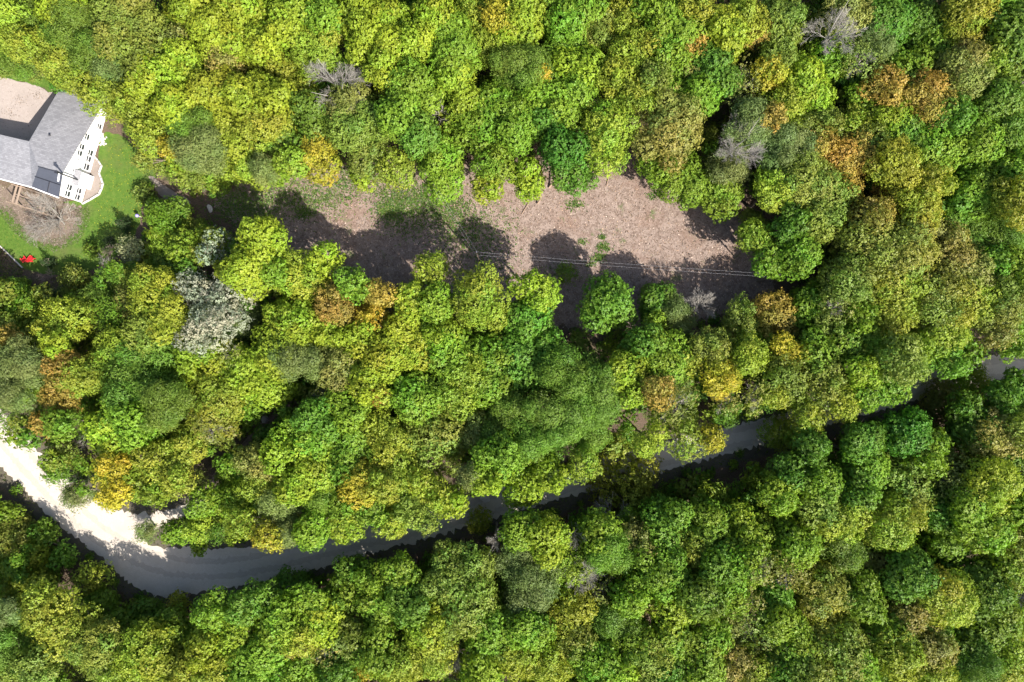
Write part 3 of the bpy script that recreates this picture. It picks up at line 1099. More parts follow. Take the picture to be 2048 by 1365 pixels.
def undergrowth():
    r = np.random.default_rng(31)
    n = 5200
    px = r.uniform(-150, 2200, n); py = r.uniform(-150, 1515, n)
    keep = ~in_any(px, py, OPEN)
    near = np.zeros(n, bool)
    for k in range(12):
        dx, dy = 34 * math.cos(k * 0.5236), 34 * math.sin(k * 0.5236)
        near |= in_any(px + dx, py + dy, [ROAD_PX, DRIVE_PX, LAWN_PX, CLEAR_PX, PATH_PX, HOUSE_PX])
    keep &= ~(near & (r.random(n) < 0.45))
    edge = in_any(px, py - 60, [ROAD_PX]) | in_any(px, py + 50, [ROAD_PX]) | in_any(px + 40, py, [ROAD_PX, CLEAR_PX])
    edge = near
    px, py, edge = px[keep], py[keep], edge[keep]
    base = []
    for v in range(4):
        V, t = crown_arrays(1.3, 'maple' if v < 3 else 'feather', 900 + v)
        k = LEAVES_PER_TUFT['maple' if v < 3 else 'feather'] * 4
        nt_ = len(V) // k
        sel = r.permutation(nt_)[: int(nt_ * 0.52)]
        base.append((V.reshape(nt_, k, 3)[sel].reshape(-1, 3), t.reshape(nt_, k, 3)[sel].reshape(-1, 3)))
    VV = []; TT = []
    cols = np.array([[0.125, 0.215, 0.018], [0.17, 0.24, 0.02], [0.10, 0.19, 0.018], [0.18, 0.22, 0.03]])
    for x, y, e in zip(px, py, edge):
        V, t = base[r.integers(4)]
        z = r.uniform(0.3, 0.9) if e else r.uniform(1.0, 8.0)
        k = r.uniform(0.7, 1.5) * (0.45 if e else 1.0)
        p = P(x, y, 0)
        a = r.uniform(0, 6.283)
        rot = np.array([[math.cos(a), math.sin(a), 0], [-math.sin(a), math.cos(a), 0], [0, 0, 0.8]])
        VV.append(V @ rot * k + np.array([p.x, p.y, z]))
        TT.append(t * cols[r.integers(4)])
    me = quads_mesh('undergrowth', np.concatenate(VV).astype(np.float32), np.concatenate(TT).astype(np.float32))
    o = link('undergrowth', me, LEAF); o['kind'] = 'stuff'
    o['label'] = 'green saplings and leafy undergrowth filling the gaps under the trees'
undergrowth()

def scatter(name, px, py, size, cols, seed, upright=0.0, label=None, matl=None, per=1, z0=0.02, narrow=0.6):
    r = np.random.default_rng(seed)
    m = len(px) * per
    x = np.repeat(px, per); y = np.repeat(py, per)
    k = 1.0 / GPX
    c = np.stack([(x - 1024) * k, (682.5 - y) * k, np.full(m, z0)], 1)
    if per > 1:
        c[:, :2] += r.normal(0, 0.07, (m, 2))
    th = r.uniform(0, 6.283, m)
    d = unit(np.stack([np.cos(th), np.sin(th), r.uniform(0, 1, m) * upright + 0.05], 1))
    L = size * r.uniform(0.6, 1.5, m)
    V = leaf_quads(c, d, unit(r.normal(0, 0.35, (m, 3)) + np.array([0, 0, 1.0])), L, L * narrow * r.uniform(0.5, 1.2, m), 0.05)
    t = np.repeat(np.array(cols)[r.integers(len(cols), size=m)] * r.uniform(0.75, 1.25, (m, 1)), 4, 0)
    me = quads_mesh(name, V, t)
    o = link(name, me, matl or LITTER); o['kind'] = 'stuff'
    if label: o['label'] = label
    return o

r_ = np.random.default_rng(77)
def rand_in(polys, n, box, notin=()):
    px = r_.uniform(box[0], box[2], n); py = r_.uniform(box[1], box[3], n)
    k = in_any(px, py, polys)
    if notin: k &= ~in_any(px, py, notin)
    return px[k], py[k]

px, py = rand_in([CLEAR_PX], 42000, (400, 290, 1580, 670))
scatter('leaf_litter', px, py, 0.17, [[0.34, 0.27, 0.22], [0.22, 0.16, 0.125], [0.14, 0.10, 0.075], [0.10, 0.07, 0.05], [0.27, 0.18, 0.12]], 5,
        0.4, 'dry fallen leaves strewn over the clearing')
# green patches of low plants on the clearing: (x, y, radius, count)
GP = [(640, 395, 60, 900), (700, 360, 60, 700), (610, 425, 22, 260), (790, 395, 50, 800), (850, 400, 55, 1100), (905, 425, 50, 800), (930, 470, 60, 700),
      (820, 440, 60, 600), (780, 425, 30, 500), (1198, 515, 12, 160), (1207, 495, 12, 140), (1205, 475, 7, 50), (1165, 485, 8, 50), (1180, 528, 10, 60),
      (560, 380, 60, 700), (520, 420, 60, 900), (470, 410, 60, 1200), (1305, 390, 14, 60), (1150, 410, 16, 120), (1090, 560, 50, 120), (980, 520, 60, 260), (1000, 450, 50, 120)]
gx = np.concatenate([r_.normal(x, q * 0.55, n) for x, y, q, n in GP]); gy = np.concatenate([r_.normal(y, q * 0.38, n) for x, y, q, n in GP])
scatter('grass', gx, gy, 0.20, [[0.09, 0.17, 0.03], [0.13, 0.21, 0.035], [0.06, 0.13, 0.03], [0.16, 0.20, 0.05]], 6, 1.2,
        'patches of green grass and weeds on the clearing', LEAF, 3)
px, py = rand_in([LAWN_PX, ROUGH_PX], 26000, (-60, 30, 330, 560), [MULCH_PX, DRIVE_PX, HOUSE_PX])
scatter('lawn_blades', px, py, 0.13, [[0.070, 0.132, 0.016], [0.092, 0.155, 0.020], [0.052, 0.106, 0.014], [0.125, 0.16, 0.034]], 8, 1.5,
        'short mown grass of the lawn beside the house', LEAF, 1, 0.01, 0.35)
ex_, ey_ = r_.uniform(-60, 200, 60000), r_.uniform(350, 520, 60000)
def band(px, py, poly, w):
    i0 = inside(px, py, poly); k = np.zeros(len(px), bool)
    for q in range(8):
        k |= inside(px + w * math.cos(q * 0.785), py + w * math.sin(q * 0.785), poly) != i0
    return k
kb_ = band(ex_, ey_, MULCH_PX, 13) & ~in_any(ex_, ey_, [HOUSE_PX]) & (r_.random(60000) < 0.55)
scatter('grass_fringe', ex_[kb_], ey_[kb_], 0.14, [[0.070, 0.132, 0.016], [0.092, 0.155, 0.020], [0.052, 0.106, 0.014], [0.2, 0.16, 0.12], [0.26, 0.22, 0.18]], 28, 1.2,
        'ragged grass and dead stalks where the lawn meets the bare soil', LEAF, 1, 0.02, 0.4)
mx_, my_ = rand_in([MULCH_PX], 7000, (-60, 360, 180, 500))
scatter('mulch_weeds', mx_, my_, 0.12, [[0.20, 0.16, 0.125], [0.30, 0.25, 0.21], [0.09, 0.12, 0.03], [0.12, 0.09, 0.07]], 18, 0.8,
        'dead grass and twigs strewn on the bare soil below the house', LITTER)
dx_, dy_ = rand_in([DRIVE_PX], 420, (-60, 150, 130, 320))
cl_ = [(40, 200), (20, 225), (75, 190), (110, 185)]
dx_ = np.concatenate([dx_] + [RNG.normal(a_, 9, 90) for a_, b_ in cl_]); dy_ = np.concatenate([dy_] + [RNG.normal(b_, 6, 90) for a_, b_ in cl_])
scatter('driveway_leaves', dx_, dy_, 0.13, [[0.16, 0.12, 0.09], [0.22, 0.17, 0.13], [0.10, 0.08, 0.06]], 19, 0.3, 'old leaves blown onto the gravel driveway', LITTER)
k_ = (px > 190) & (py > 290) & (py < 480)
kx = px[k_][:420]; ky = py[k_][:420]
scatter('dandelions', kx, ky, 0.065, [[0.55, 0.45, 0.02]], 9, 0.1, 'yellow dandelion flowers dotting the lawn', LITTER, 1, 0.09, 0.9)
# verge weeds along the road
vx, vy = rand_in([VERGE_PX], 30000, (-140, 660, 2200, 1230), [ROAD_PX])
bx_, by_ = rand_in([BED_PX], 1400, (-60, 480, 60, 590))
vx = np.concatenate([vx, bx_]); vy = np.concatenate([vy, by_])
scatter('verge_weeds', vx, vy, 0.22, [[0.09, 0.13, 0.02], [0.13, 0.15, 0.035], [0.06, 0.09, 0.02], [0.15, 0.12, 0.06]], 10, 1.0,
        'weeds and dry stalks along the edges of the gravel road', LEAF, 2)

# ------------------------------------------------------------------ the white house
def bm_obj(name, bm, material, parent=None, label=None):
    me = bpy.data.meshes.new(name)
    bm.normal_update()
    bm.to_mesh(me); bm.free()
    o = link(name, me, material, parent)
    if label: o['label'] = label
    return o

def slab(bm, pts, thick):
    """a polygon given by points, thickened downwards (world -Z)"""
    top = [bm.verts.new(p) for p in pts]
    bot = [bm.verts.new(Vector(p) - Vector((0, 0, thick))) for p in pts]
    n = len(pts)
    f = bm.faces.new(top)
    f.normal_update()
    if f.normal.z < 0:
        top.reverse(); bot.reverse(); f.normal_flip()
    bm.faces.new(list(reversed(bot)))
    for i in range(n):
        j = (i + 1) % n
        bm.faces.new([top[i], bot[i], bot[j], top[j]])

def box(bm, c, ex, ey, ez, ax=None, ay=None, az=None):
    """box centred at c with half extents along the unit axes"""
    c = Vector(c)
    ax = Vector(ax or (1, 0, 0)); ay = Vector(ay or (0, 1, 0)); az = Vector(az or (0, 0, 1))
    vs_ = [bm.verts.new(c + ax * (sx * ex) + ay * (sy * ey) + az * (sz * ez)) for sx in (-1, 1) for sy in (-1, 1) for sz in (-1, 1)]
    for q in ((0, 1, 3, 2), (4, 6, 7, 5), (0, 4, 5, 1), (2, 3, 7, 6), (0, 2, 6, 4), (1, 5, 7, 3)):
        bm.faces.new([vs_[i] for i in q])
    bmesh.ops.recalc_face_normals(bm, faces=bm.faces[:])

def tube_bm(bm, pts, rad, sides=8):
    segs = [(np.array(pts[i]), np.array(pts[i + 1]), rad, rad) for i in range(len(pts) - 1)]
    V, F = tubes(segs, sides)
    vs_ = [bm.verts.new(v) for v in V]
    for q in F.reshape(-1, 4):
        bm.faces.new([vs_[i] for i in q])

def m_shingle():
    m, nt, out = mat('grey_shingles')
    geo = N(nt, 'ShaderNodeNewGeometry')
    br = N(nt, 'ShaderNodeTexBrick')
    br.inputs['Scale'].default_value = 1.0
    br.inputs['Brick Width'].default_value = 0.42; br.inputs['Row Height'].default_value = 0.24
    br.inputs['Mortar Size'].default_value = 0.012
    br.inputs['Color1'].default_value = (0.215, 0.215, 0.226, 1); br.inputs['Color2'].default_value = (0.295, 0.295, 0.306, 1)
    br.inputs['Mortar'].default_value = (0.17, 0.17, 0.18, 1)
    mp = N(nt, 'ShaderNodeMapping'); mp.inputs['Rotation'].default_value = (0, 0, math.radians(15))
    nt.links.new(geo.outputs['Position'], mp.inputs[0]); nt.links.new(mp.outputs[0], br.inputs[0])
    f = noise(nt, 5, 5, 0.8)
    c = mixc(nt, f, br.outputs[0], mixc(nt, 1.0, br.outputs[0], (0.72, 0.72, 0.74), 'MULTIPLY'))
    surf(nt, out, c, 0.9, f, 0.02, 0.4)
    return m

def m_siding():
    m, nt, out = mat('white_siding')
    geo = N(nt, 'ShaderNodeNewGeometry')
    sx = N(nt, 'ShaderNodeSeparateXYZ'); nt.links.new(geo.outputs['Position'], sx.inputs[0])
    w = N(nt, 'ShaderNodeMath', operation='FRACT')
    ml = N(nt, 'ShaderNodeMath', operation='MULTIPLY'); ml.inputs[1].default_value = 6.0
    nt.links.new(sx.outputs[2], ml.inputs[0]); nt.links.new(ml.outputs[0], w.inputs[0])
    f = noise(nt, 2, 4)
    c = mixc(nt, f, (0.74, 0.74, 0.74), (0.82, 0.82, 0.82))
    surf(nt, out, c, 0.6, w.outputs[0], 0.02, 0.4, 0.3)
    return m

SHING = m_shingle(); SIDING = m_siding()
DARKROOF = plain('dark_roofing', (0.055, 0.06, 0.075), 0.45, 0.25, 1.6, 0.5)
TRIM = plain('white_trim', (0.8, 0.8, 0.8), 0.5, 0.03)
GLASS = plain('window_glass', (0.03, 0.035, 0.04), 0.08, 0.1, 3, 0.6)
STEEL = plain('dark_steel', (0.06, 0.06, 0.07), 0.4, 0.2, 5, 0.5, 0.6)
WOOD = plain('weathered_deck_wood', (0.25, 0.19, 0.145), 0.85, 0.3, 5)
STONE = plain('pale_stone', (0.46, 0.43, 0.40), 0.9, 0.2, 4)
WHITESTONE = plain('white_rock', (0.44, 0.40, 0.395), 0.9, 0.2, 4)
FENCEW = plain('grey_edging', (0.5, 0.48, 0.45), 0.8, 0.12, 3)

house = empty('house', P(120, 330))
tag(house, 'white two storey house with grey shingle roof beside the driveway', 'house')
hinv = -house.location
def HV(px, py, z):
    return P(px, py, z) + hinv

# wall plane of the east face in ground coordinates
WB0 = P(222, 197); WB1 = P(164, 406)               # foot of the long white wall
wdir = (WB1 - WB0).normalized()                    # along the wall, towards the lower corner
wout = Vector((-wdir.y, wdir.x, 0))
if wout.x < 0: wout = -wout
WLEN = (WB1 - WB0).length
def wall_top(s):
    """height of the wall top at distance s from its low upper end"""
    f = min(1.0, s / (WLEN * 0.81))
    return 1.3 + 4.75 * f if s < WLEN * 0.81 else 6.05 - 0.6 * (s - WLEN * 0.81) / (WLEN * 0.19)
def on_wall(px, py):
    """photo pixel -> (s, z) on the wall plane"""
    d = P(px, py, 0) - Vector((0, 0, CAM_H)); o = Vector((0, 0, CAM_H))
    t = (WB0 - o).dot(wout) / d.dot(wout)
    h = o + d * t
    return (h - WB0).dot(wdir), h.z
def wp(s, z, off=0.0):
    return WB0 + wdir * s + wout * off + Vector((0, 0, z)) + hinv

# walls: the east face as a solid 0.25 m thick, then the other faces
bm = bmesh.new()
prof = [(0, -0.3), (WLEN, -0.3), (WLEN, wall_top(WLEN)), (WLEN * 0.81, wall_top(WLEN * 0.8099)), (0, wall_top(0))]
fr = [bm.verts.new(wp(s, z, 0)) for s, z in prof]; bk = [bm.verts.new(wp(s, z, -0.25)) for s, z in prof]
bm.faces.new(fr); bm.faces.new(list(reversed(bk)))
for i in range(len(prof)):
    j = (i + 1) % len(prof); bm.faces.new([fr[i], bk[i], bk[j], fr[j]])
bmesh.ops.recalc_face_normals(bm, faces=bm.faces[:])
bm_obj('wall', bm, SIDING, house, 'tall bright white wall full of windows facing the lawn')

ROOF_T = 0.16
S81 = WLEN * 0.81
e1 = wp(0, wall_top(0) + 0.02, 0.28); e2 = wp(S81, wall_top(S81 - 1e-4) + 0.02, 0.28); e3 = wp(WLEN + 0.25, wall_top(WLEN) + 0.0, 0.28)
wperp = -wout
WIDE = (P(76, 332, 6.2) - P(119, 346, 6.2)).length
WN = (P(125, 170, 1.3) - P(212, 193, 1.3)).length
p1 = e1 + wperp * (WN + 0.2); p4 = e2 + wperp * (WIDE + 0.28)
p5 = HV(58, 283, 5.35)
back = HV(64, 374, 5.5)
# high roof plane falling towards the trees
bm = bmesh.new()
slab(bm, [e1, e2, p4, p5, p1], ROOF_T)
bmesh.ops.triangulate(bm, faces=bm.faces[:])
rf = bm_obj('roof', bm, SHING, house, 'large pale grey shingle roof slope')
bm = bmesh.new(); tube_bm(bm, [HV(99, 270, 3.9), HV(99, 270, 4.75)], 0.07); box(bm, HV(99, 270, 4.75), 0.13, 0.13, 0.04)
bm_obj('roof_vent', bm, STEEL, rf)
# lower wing roof
w0 = HV(-80, 251, 4.3); w1 = HV(-80, 336, 4.6)
bm = bmesh.new()
slab(bm, [p5 - Vector((0, 0, 0.02)), p4 - Vector((0, 0, 0.02)), back, w1, w0], ROOF_T)
bmesh.ops.triangulate(bm, faces=bm.faces[:])
bm_obj('roof', bm, SHING, house, 'darker grey roof of the side wing')
# dark roofing between the wing and the white wall
bm = bmesh.new()
slab(bm, [p4 - Vector((0, 0, 0.05)), e2 - Vector((0, 0, 0.05)), e3, back + Vector((0, 0, 0.03))], 0.12)
bmesh.ops.triangulate(bm, faces=bm.faces[:])
dr = bm_obj('dark_roof_panel', bm, DARKROOF, house, 'small black roof slope beside the white wall')
bm = bmesh.new()
ma = (p4 + back) / 2; mb = (e2 + e3) / 2
u = (mb - ma); 
for a_, b_ in ((ma, mb), (ma * 0.42 + mb * 0.58, back * 0.42 + e3 * 0.58), (p4, e2)):
    dv = (b_ - a_); L_ = dv.length; dv.normalize()
    sd = dv.cross(Vector((0, 0, 1))).normalized(); up_ = sd.cross(dv)
    box(bm, (a_ + b_) / 2 + up_ * 0.05, L_ / 2, 0.035, 0.05, dv, sd, up_)
bm_obj('roof_seam', bm, STEEL, dr)
# fascia under the lower eave and along the wall top
bm = bmesh.new()
for a_, b_ in ((w1, back), (back, e3)):
    dv = b_ - a_; L_ = dv.length; dv.normalize(); sd = dv.cross(Vector((0, 0, 1))).normalized(); up_ = sd.cross(dv)
    box(bm, (a_ + b_) / 2 + sd * 0.09 + up_ * -0.06, L_ / 2, 0.07, 0.11, dv, sd, up_)
bm_obj('gutter', bm, TRIM, house)
# remaining walls
bm = bmesh.new()
def vwall(a_, b_, th=0.2):
    dv = Vector((b_.x - a_.x, b_.y - a_.y, 0)); L_ = dv.length; dv.normalize(); sd = dv.cross(Vector((0, 0, 1)))
    q = [bm.verts.new(v) for v in (Vector((a_.x, a_.y, -0.3)), Vector((b_.x, b_.y, -0.3)), b_ - Vector((0, 0, 0.2)), a_ - Vector((0, 0, 0.2)))]
    q2 = [bm.verts.new(v.co - sd * th) for v in q]
    bm.faces.new(q); bm.faces.new(list(reversed(q2)))
    for i in range(4):
        j = (i + 1) % 4; bm.faces.new([q[i], q2[i], q2[j], q[j]])
ins = wperp * 0.3
vwall(p1 + wdir * 0.3 - ins, p5 - ins)
vwall(e1 + wdir * 0.3 + ins, p1 + wdir * 0.3 - ins)
vwall(p5 - ins, w0 + wdir * 0.3)
vwall(w1 - wdir * 0.5, back - wdir * 0.5)
vwall(back - wdir * 0.5, e3 - wdir * 0.5 - wout * 0.6)
bmesh.ops.recalc_face_normals(bm, faces=bm.faces[:])
bm_obj('wall', bm, SIDING, house)

# windows on the white wall: photo pixel of the centre, width along the wall, height (m)
WIN = [(174, 274, 0.85, 1.0), (163.3, 295, 0.95, 1.1), (159.6, 305.5, 0.95, 1.1), (155, 318.5, 0.42, 0.55), (152.6, 324.5, 0.42, 0.55), (149, 341, 0.62, 0.85),
       (198.5, 253, 0.75, 1.0), (180.6, 306.5, 0.95, 1.15), (177.2, 317.5, 0.95, 1.15), (173, 334, 0.95, 1.25),
       (138.5, 376, 0.95, 1.15), (135.2, 387, 0.95, 1.15), (157.4, 383, 0.95, 1.15), (154.8, 393.5, 0.95, 1.15)]
for x, y, w_, h_ in WIN:
    s, z = on_wall(x, y)
    z = max(h_ / 2 + 0.25, z)
    bm = bmesh.new()
    t_ = 0.07
    for (ds, dz, hs, hz) in ((0, h_ / 2, w_ / 2 + t_, t_ / 2), (0, -h_ / 2, w_ / 2 + t_, t_ / 2), (-w_ / 2, 0, t_ / 2, h_ / 2 - t_ / 2), (w_ / 2, 0, t_ / 2, h_ / 2 - t_ / 2), (0, 0.08 * h_, w_ / 2 - t_ / 2, t_ / 3)):
        box(bm, wp(s + ds, z + dz, 0.035), hs, 0.035, hz, wdir, wout, (0, 0, 1))
    wf = bm_obj('window', bm, TRIM, house)
    bm = bmesh.new()
    box(bm, wp(s, z, 0.012), w_ / 2 - t_ / 2, 0.012, h_ / 2 - t_ / 2, wdir, wout, (0, 0, 1))
    bm_obj('pane', bm, GLASS, wf)
# bump-out with its own small roof and the steel flue beside it
s0, z0 = on_wall(157, 347); s1, _ = on_wall(149, 373)
s0 = (P(173, 347) - WB0).dot(wdir) + 0.2; s1 = s0 + 2.0
bm = bmesh.new()
box(bm, wp((s0 + s1) / 2, 1.35, 0.36), (s1 - s0) / 2, 0.36, 1.65, wdir, wout, (0, 0, 1))
bm_obj('bay', bm, SIDING, house, 'white box shaped bay at the foot of the wall')
bm = bmesh.new()
slab(bm, [wp(s0 - 0.1, 3.35, 0.0), wp(s1 + 0.1, 3.35, 0.0), wp(s1 + 0.1, 3.08, 0.80), wp(s0 - 0.1, 3.08, 0.80)], 0.08)
bmesh.ops.triangulate(bm, faces=bm.faces[:])
bm_obj('bay_roof', bm, SHING, house)
fb = HV(155, 360, 3.2)
bm = bmesh.new(); tube_bm(bm, [fb, Vector((fb.x, fb.y, 7.4))], 0.10, 10)
fl = bm_obj('flue_pipe', bm, STEEL, house)
bm = bmesh.new(); tube_bm(bm, [Vector((fb.x, fb.y, 7.4)), Vector((fb.x, fb.y, 7.75))], 0.19, 12); box(bm, (fb.x, fb.y, 7.8), 0.2, 0.2, 0.03)
bm_obj('flue_cap', bm, STEEL, fl)
# deck below the lower eave
bm = bmesh.new()
d0 = P(52, 392, 0) + hinv; d1 = P(112, 412, 0) + hinv
for k in range(9):
    f0 = d0 + (d1 - d0) * k / 8
    if k in (0, 1, 7, 8): box(bm, f0 + wdir * 0.2 + Vector((0, 0, 2.2)), 0.13, 1.35, 0.03, (d1 - d0).normalized(), wdir, (0, 0, 1))
for q in (-1.0, 0.2, 1.5):
    box(bm, (d0 + d1) / 2 + wdir * q + Vector((0, 0, 2.12)), (d1 - d0).length / 2, 0.05, 0.05, (d1 - d0).normalized(), wdir, (0, 0, 1))
for f in (0.0, 0.45, 1.0):
    for q in (-1.0, 1.6):
        box(bm, d0 + (d1 - d0) * f + wdir * q + Vector((0, 0, 1.5)), 0.07, 0.07, 1.8)
bm_obj('deck', bm, WOOD, house, 'weathered wooden deck under the lower eave')

# gravel bed with its pale edging
BED = [(188, 312), (197, 322), (203, 332), (198, 346), (202, 356), (206, 368), (203, 378), (198, 389), (180, 400), (165, 408), (173, 380), (181, 350)]
sheet('gravel_bed', BED, 0.020, PATHM, 0.4, 0.03, 21, 0)
bm = bmesh.new()
pts = [P(x, y, 0.12) for x, y in BED[:10]]
for a_, b_ in zip(pts[:-1], pts[1:]):
    dv = b_ - a_; L_ = dv.length; dv.normalize()
    box(bm, (a_ + b_) / 2, L_ / 2 + 0.05, 0.09, 0.12, dv, dv.cross(Vector((0, 0, 1))), (0, 0, 1))
o = bm_obj('garden_edging', bm, FENCEW)
tag(o, 'pale zigzag edging wall round the gravel bed by the house', 'garden edging')
bm = bmesh.new()
pts = [P(x, y, 0.08) for x, y in [(-40, 480), (0, 492), (22, 513), (45, 536)]]
for a_, b_ in zip(pts[:-1], pts[1:]):
    dv = b_ - a_; L_ = dv.length; dv.normalize()
    box(bm, (a_ + b_) / 2, L_ / 2, 0.07, 0.10, dv, dv.cross(Vector((0, 0, 1))), (0, 0, 1))
o = bm_obj('garden_edging', bm, STONE)
tag(o, 'low stone edging between the lawn and garden soil by the red chairs', 'garden edging')

def rock(name, loc, size, seed, material, label, cat, group=None, flat=0.65):
    rr = np.random.default_rng(seed)
    bm = bmesh.new()
    bmesh.ops.create_icosphere(bm, subdivisions=2, radius=1)
    ph = rr.uniform(0, 6, 6)
    for v in bm.verts:
        c = v.co
        k = 1 + 0.18 * math.sin(c.x * 3 + ph[0]) + 0.15 * math.sin(c.y * 4 + ph[1]) + 0.12 * math.sin(c.z * 5 + ph[2] + c.x * 2)
        v.co = Vector((c.x * k, c.y * k * 0.85, c.z * k * flat)) * size
    o = bm_obj(name, bm, material)
    o.location = loc + Vector((0, 0, size * flat * 0.5)); o.rotation_euler = (0, 0, rr.uniform(0, 6))
    tag(o, label, cat, group)
    return o
for i in range(34):
    x = 205 + RNG.normal(0, 3.6); y = 281 + RNG.normal(0, 7.5)
    rock('white_rock', P(x, y, 0), RNG.uniform(0.10, 0.21), 300 + i, WHITESTONE, 'white rock in the heap of rocks at the foot of the house wall', 'rock', 'white rocks heaped by the house wall')
rock('boulder', P(421, 418), 0.5, 401, STONE, 'pale boulder in the shade below the blue barrel', 'boulder')
rock('boulder', P(970, 995), 0.75, 402, STONE, 'grey boulder at the upper edge of the road between tree crowns', 'boulder')
rock('boulder', P(530, 838), 0.55, 403, WHITESTONE, 'pinkish boulder lying on the shaded forest track', 'boulder')

# red garden chairs
RED = plain('red_plastic', (0.62, 0.02, 0.03), 0.45, 0.08, 5, 0.4)
def red_chair(px, py, rz, label):
    t = empty('garden_chair', P(px, py))
    t.rotation_euler = (0, 0, rz); t.scale = (0.88, 0.88, 0.88)
    tag(t, label, 'chair', 'red garden chairs on the lawn')
    bm = bmesh.new()
    for k in range(5):
        box(bm, (0, -0.02 + k * 0.115 - 0.25, 0.36 + 0.02 * (-k + 2) * -1 * -1), 0.29, 0.05, 0.014)
    bm_obj('seat', bm, RED, t)
    bm = bmesh.new()
    a = math.radians(32); up_ = Vector((0, -math.sin(a), math.cos(a))); n_ = Vector((0, math.cos(a), math.sin(a)))
    for k in range(5):
        L_ = 0.46 - 0.035 * abs(k - 2) ** 1.5
        box(bm, Vector(((k - 2) * 0.118, -0.30, 0.36)) + up_ * L_, 0.052, 0.012, L_, (1, 0, 0), n_, up_)
    bm_obj('backrest', bm, RED, t)
    for sx in (-1, 1):
        bm = bmesh.new(); box(bm, (sx * 0.36, -0.05, 0.56), 0.075, 0.40, 0.014)
        bm_obj('armrest', bm, RED, t)
        for yy, zt in ((0.28, 0.545), (-0.35, 0.545)):
            bm = bmesh.new(); box(bm, (sx * 0.33, yy, zt / 2), 0.03, 0.05, zt / 2)
            bm_obj('leg', bm, RED, t)
red_chair(51, 519, math.radians(35), 'red garden chair beside the garden edging, the one nearer the driveway side')
red_chair(66, 518, math.radians(-40), 'red garden chair standing further out on the lawn, turned the other way')

# small things by the lawn
BLUE = plain('blue_plastic', (0.02, 0.12, 0.5), 0.4, 0.1)
bm = bmesh.new()
for z0_, z1_, r0_ in ((0, 0.12, 0.20), (0.12, 0.42, 0.23), (0.42, 0.50, 0.24), (0.5, 0.82, 0.23), (0.82, 0.92, 0.21)):
    tube_bm(bm, [(0, 0, z0_), (0, 0, z1_)], r0_, 18)
bmesh.ops.create_circle(bm, cap_ends=True, segments=18, radius=0.20, matrix=Matrix.Translation((0, 0, 0.90)))
o = bm_obj('barrel', bm, BLUE); o.location = P(424, 378)
tag(o, 'small blue plastic barrel in the shade beyond the path', 'barrel')
t = empty('gazing_ball', P(281, 434)); tag(t, 'purple garden gazing ball on a stand at the lawn edge', 'garden ornament')
bm = bmesh.new(); bmesh.ops.create_uvsphere(bm, u_segments=24, v_segments=16, radius=0.26, matrix=Matrix.Translation((0, 0, 0.95)))
for f in bm.faces: f.smooth = True
bm_obj('ball', bm, plain('purple_glass', (0.30, 0.24, 0.55), 0.15, 0.05, 4, 0.6), t)
bm = bmesh.new(); tube_bm(bm, [(0, 0, 0), (0, 0, 0.72)], 0.07, 10); tube_bm(bm, [(0, 0, 0), (0, 0, 0.08)], 0.2, 12)
bm_obj('stand', bm, STONE, t)

# fallen logs on the clearing
LOGM = plain('dead_wood', (0.27, 0.19, 0.14), 0.95, 0.35, 6)
def log(pts, rad, label):
    segs = []
    n = len(pts)
    for i in range(n - 1):
        segs.append((np.array(P(*pts[i])), np.array(P(*pts[i + 1])), rad * (1 - 0.5 * i / n), rad * (1 - 0.5 * (i + 1) / n)))
    V, F = tubes(segs, 8)
    me = np_mesh('log', V, F, 4, smooth=True); me.materials.append(LOGM)
    o = link('log', me); tag(o, label, 'log')
log([(1075, 408, 0.15), (1079, 402, 0.6), (1081, 396, 1.1), (1080, 388, 1.8)], 0.13, 'bent dead stub leaning up from the clearing below the green trees')
log([(1098, 376, 0.12), (1104, 368, 0.5), (1110, 358, 1.0), (1112, 352, 1.3)], 0.15, 'short dead log propped at the clearing edge beside the deep green tree')
log([(1213, 372, 0.08), (1216, 360, 0.1), (1219, 346, 0.12)], 0.08, 'thin fallen stick lying in the upper corner of the clearing')
log([(1044, 428, 0.08), (1050, 418, 0.1), (1056, 408, 0.12)], 0.07, 'thin fallen stick lying just below the bent dead stub')

# power line: poles and wires
WIREM = plain('aluminium_wire', (0.55, 0.55, 0.56), 0.35, 0.05, 5, 0.5, 0.3)
POLEM = plain('pole_wood', (0.15, 0.115, 0.09), 0.9, 0.3, 4)
HT = 8.6
POLES = [((868, 372), 'wooden power pole among the green trees above the clearing'), ((953, 507), 'wooden power pole in the tree shadow where the wires bend'),
         ((1560, 552), 'wooden power pole hidden under the trees past the far end of the clearing')]
tops = []
for (x, y), lab in POLES:
    top = P(x, y, HT); tops.append(top)
    t = empty('power_pole', Vector((top.x, top.y, 0))); tag(t, lab, 'power pole', 'poles of the power line')
    bm = bmesh.new()
    V, F = tubes([(np.array((0, 0, 0.0)), np.array((0, 0, HT + 0.3)), 0.12, 0.07)], 10)
    vs_ = [bm.verts.new(v) for v in V]
    for q in F.reshape(-1, 4): bm.faces.new([vs_[i] for i in q])
    bm_obj('pole', bm, POLEM, t)
    for sz in (0.0, -0.35):
        bm = bmesh.new(); box(bm, (0, 0.16, HT + sz), 0.05, 0.10, 0.05); bm_obj('insulator', bm, STONE, t)
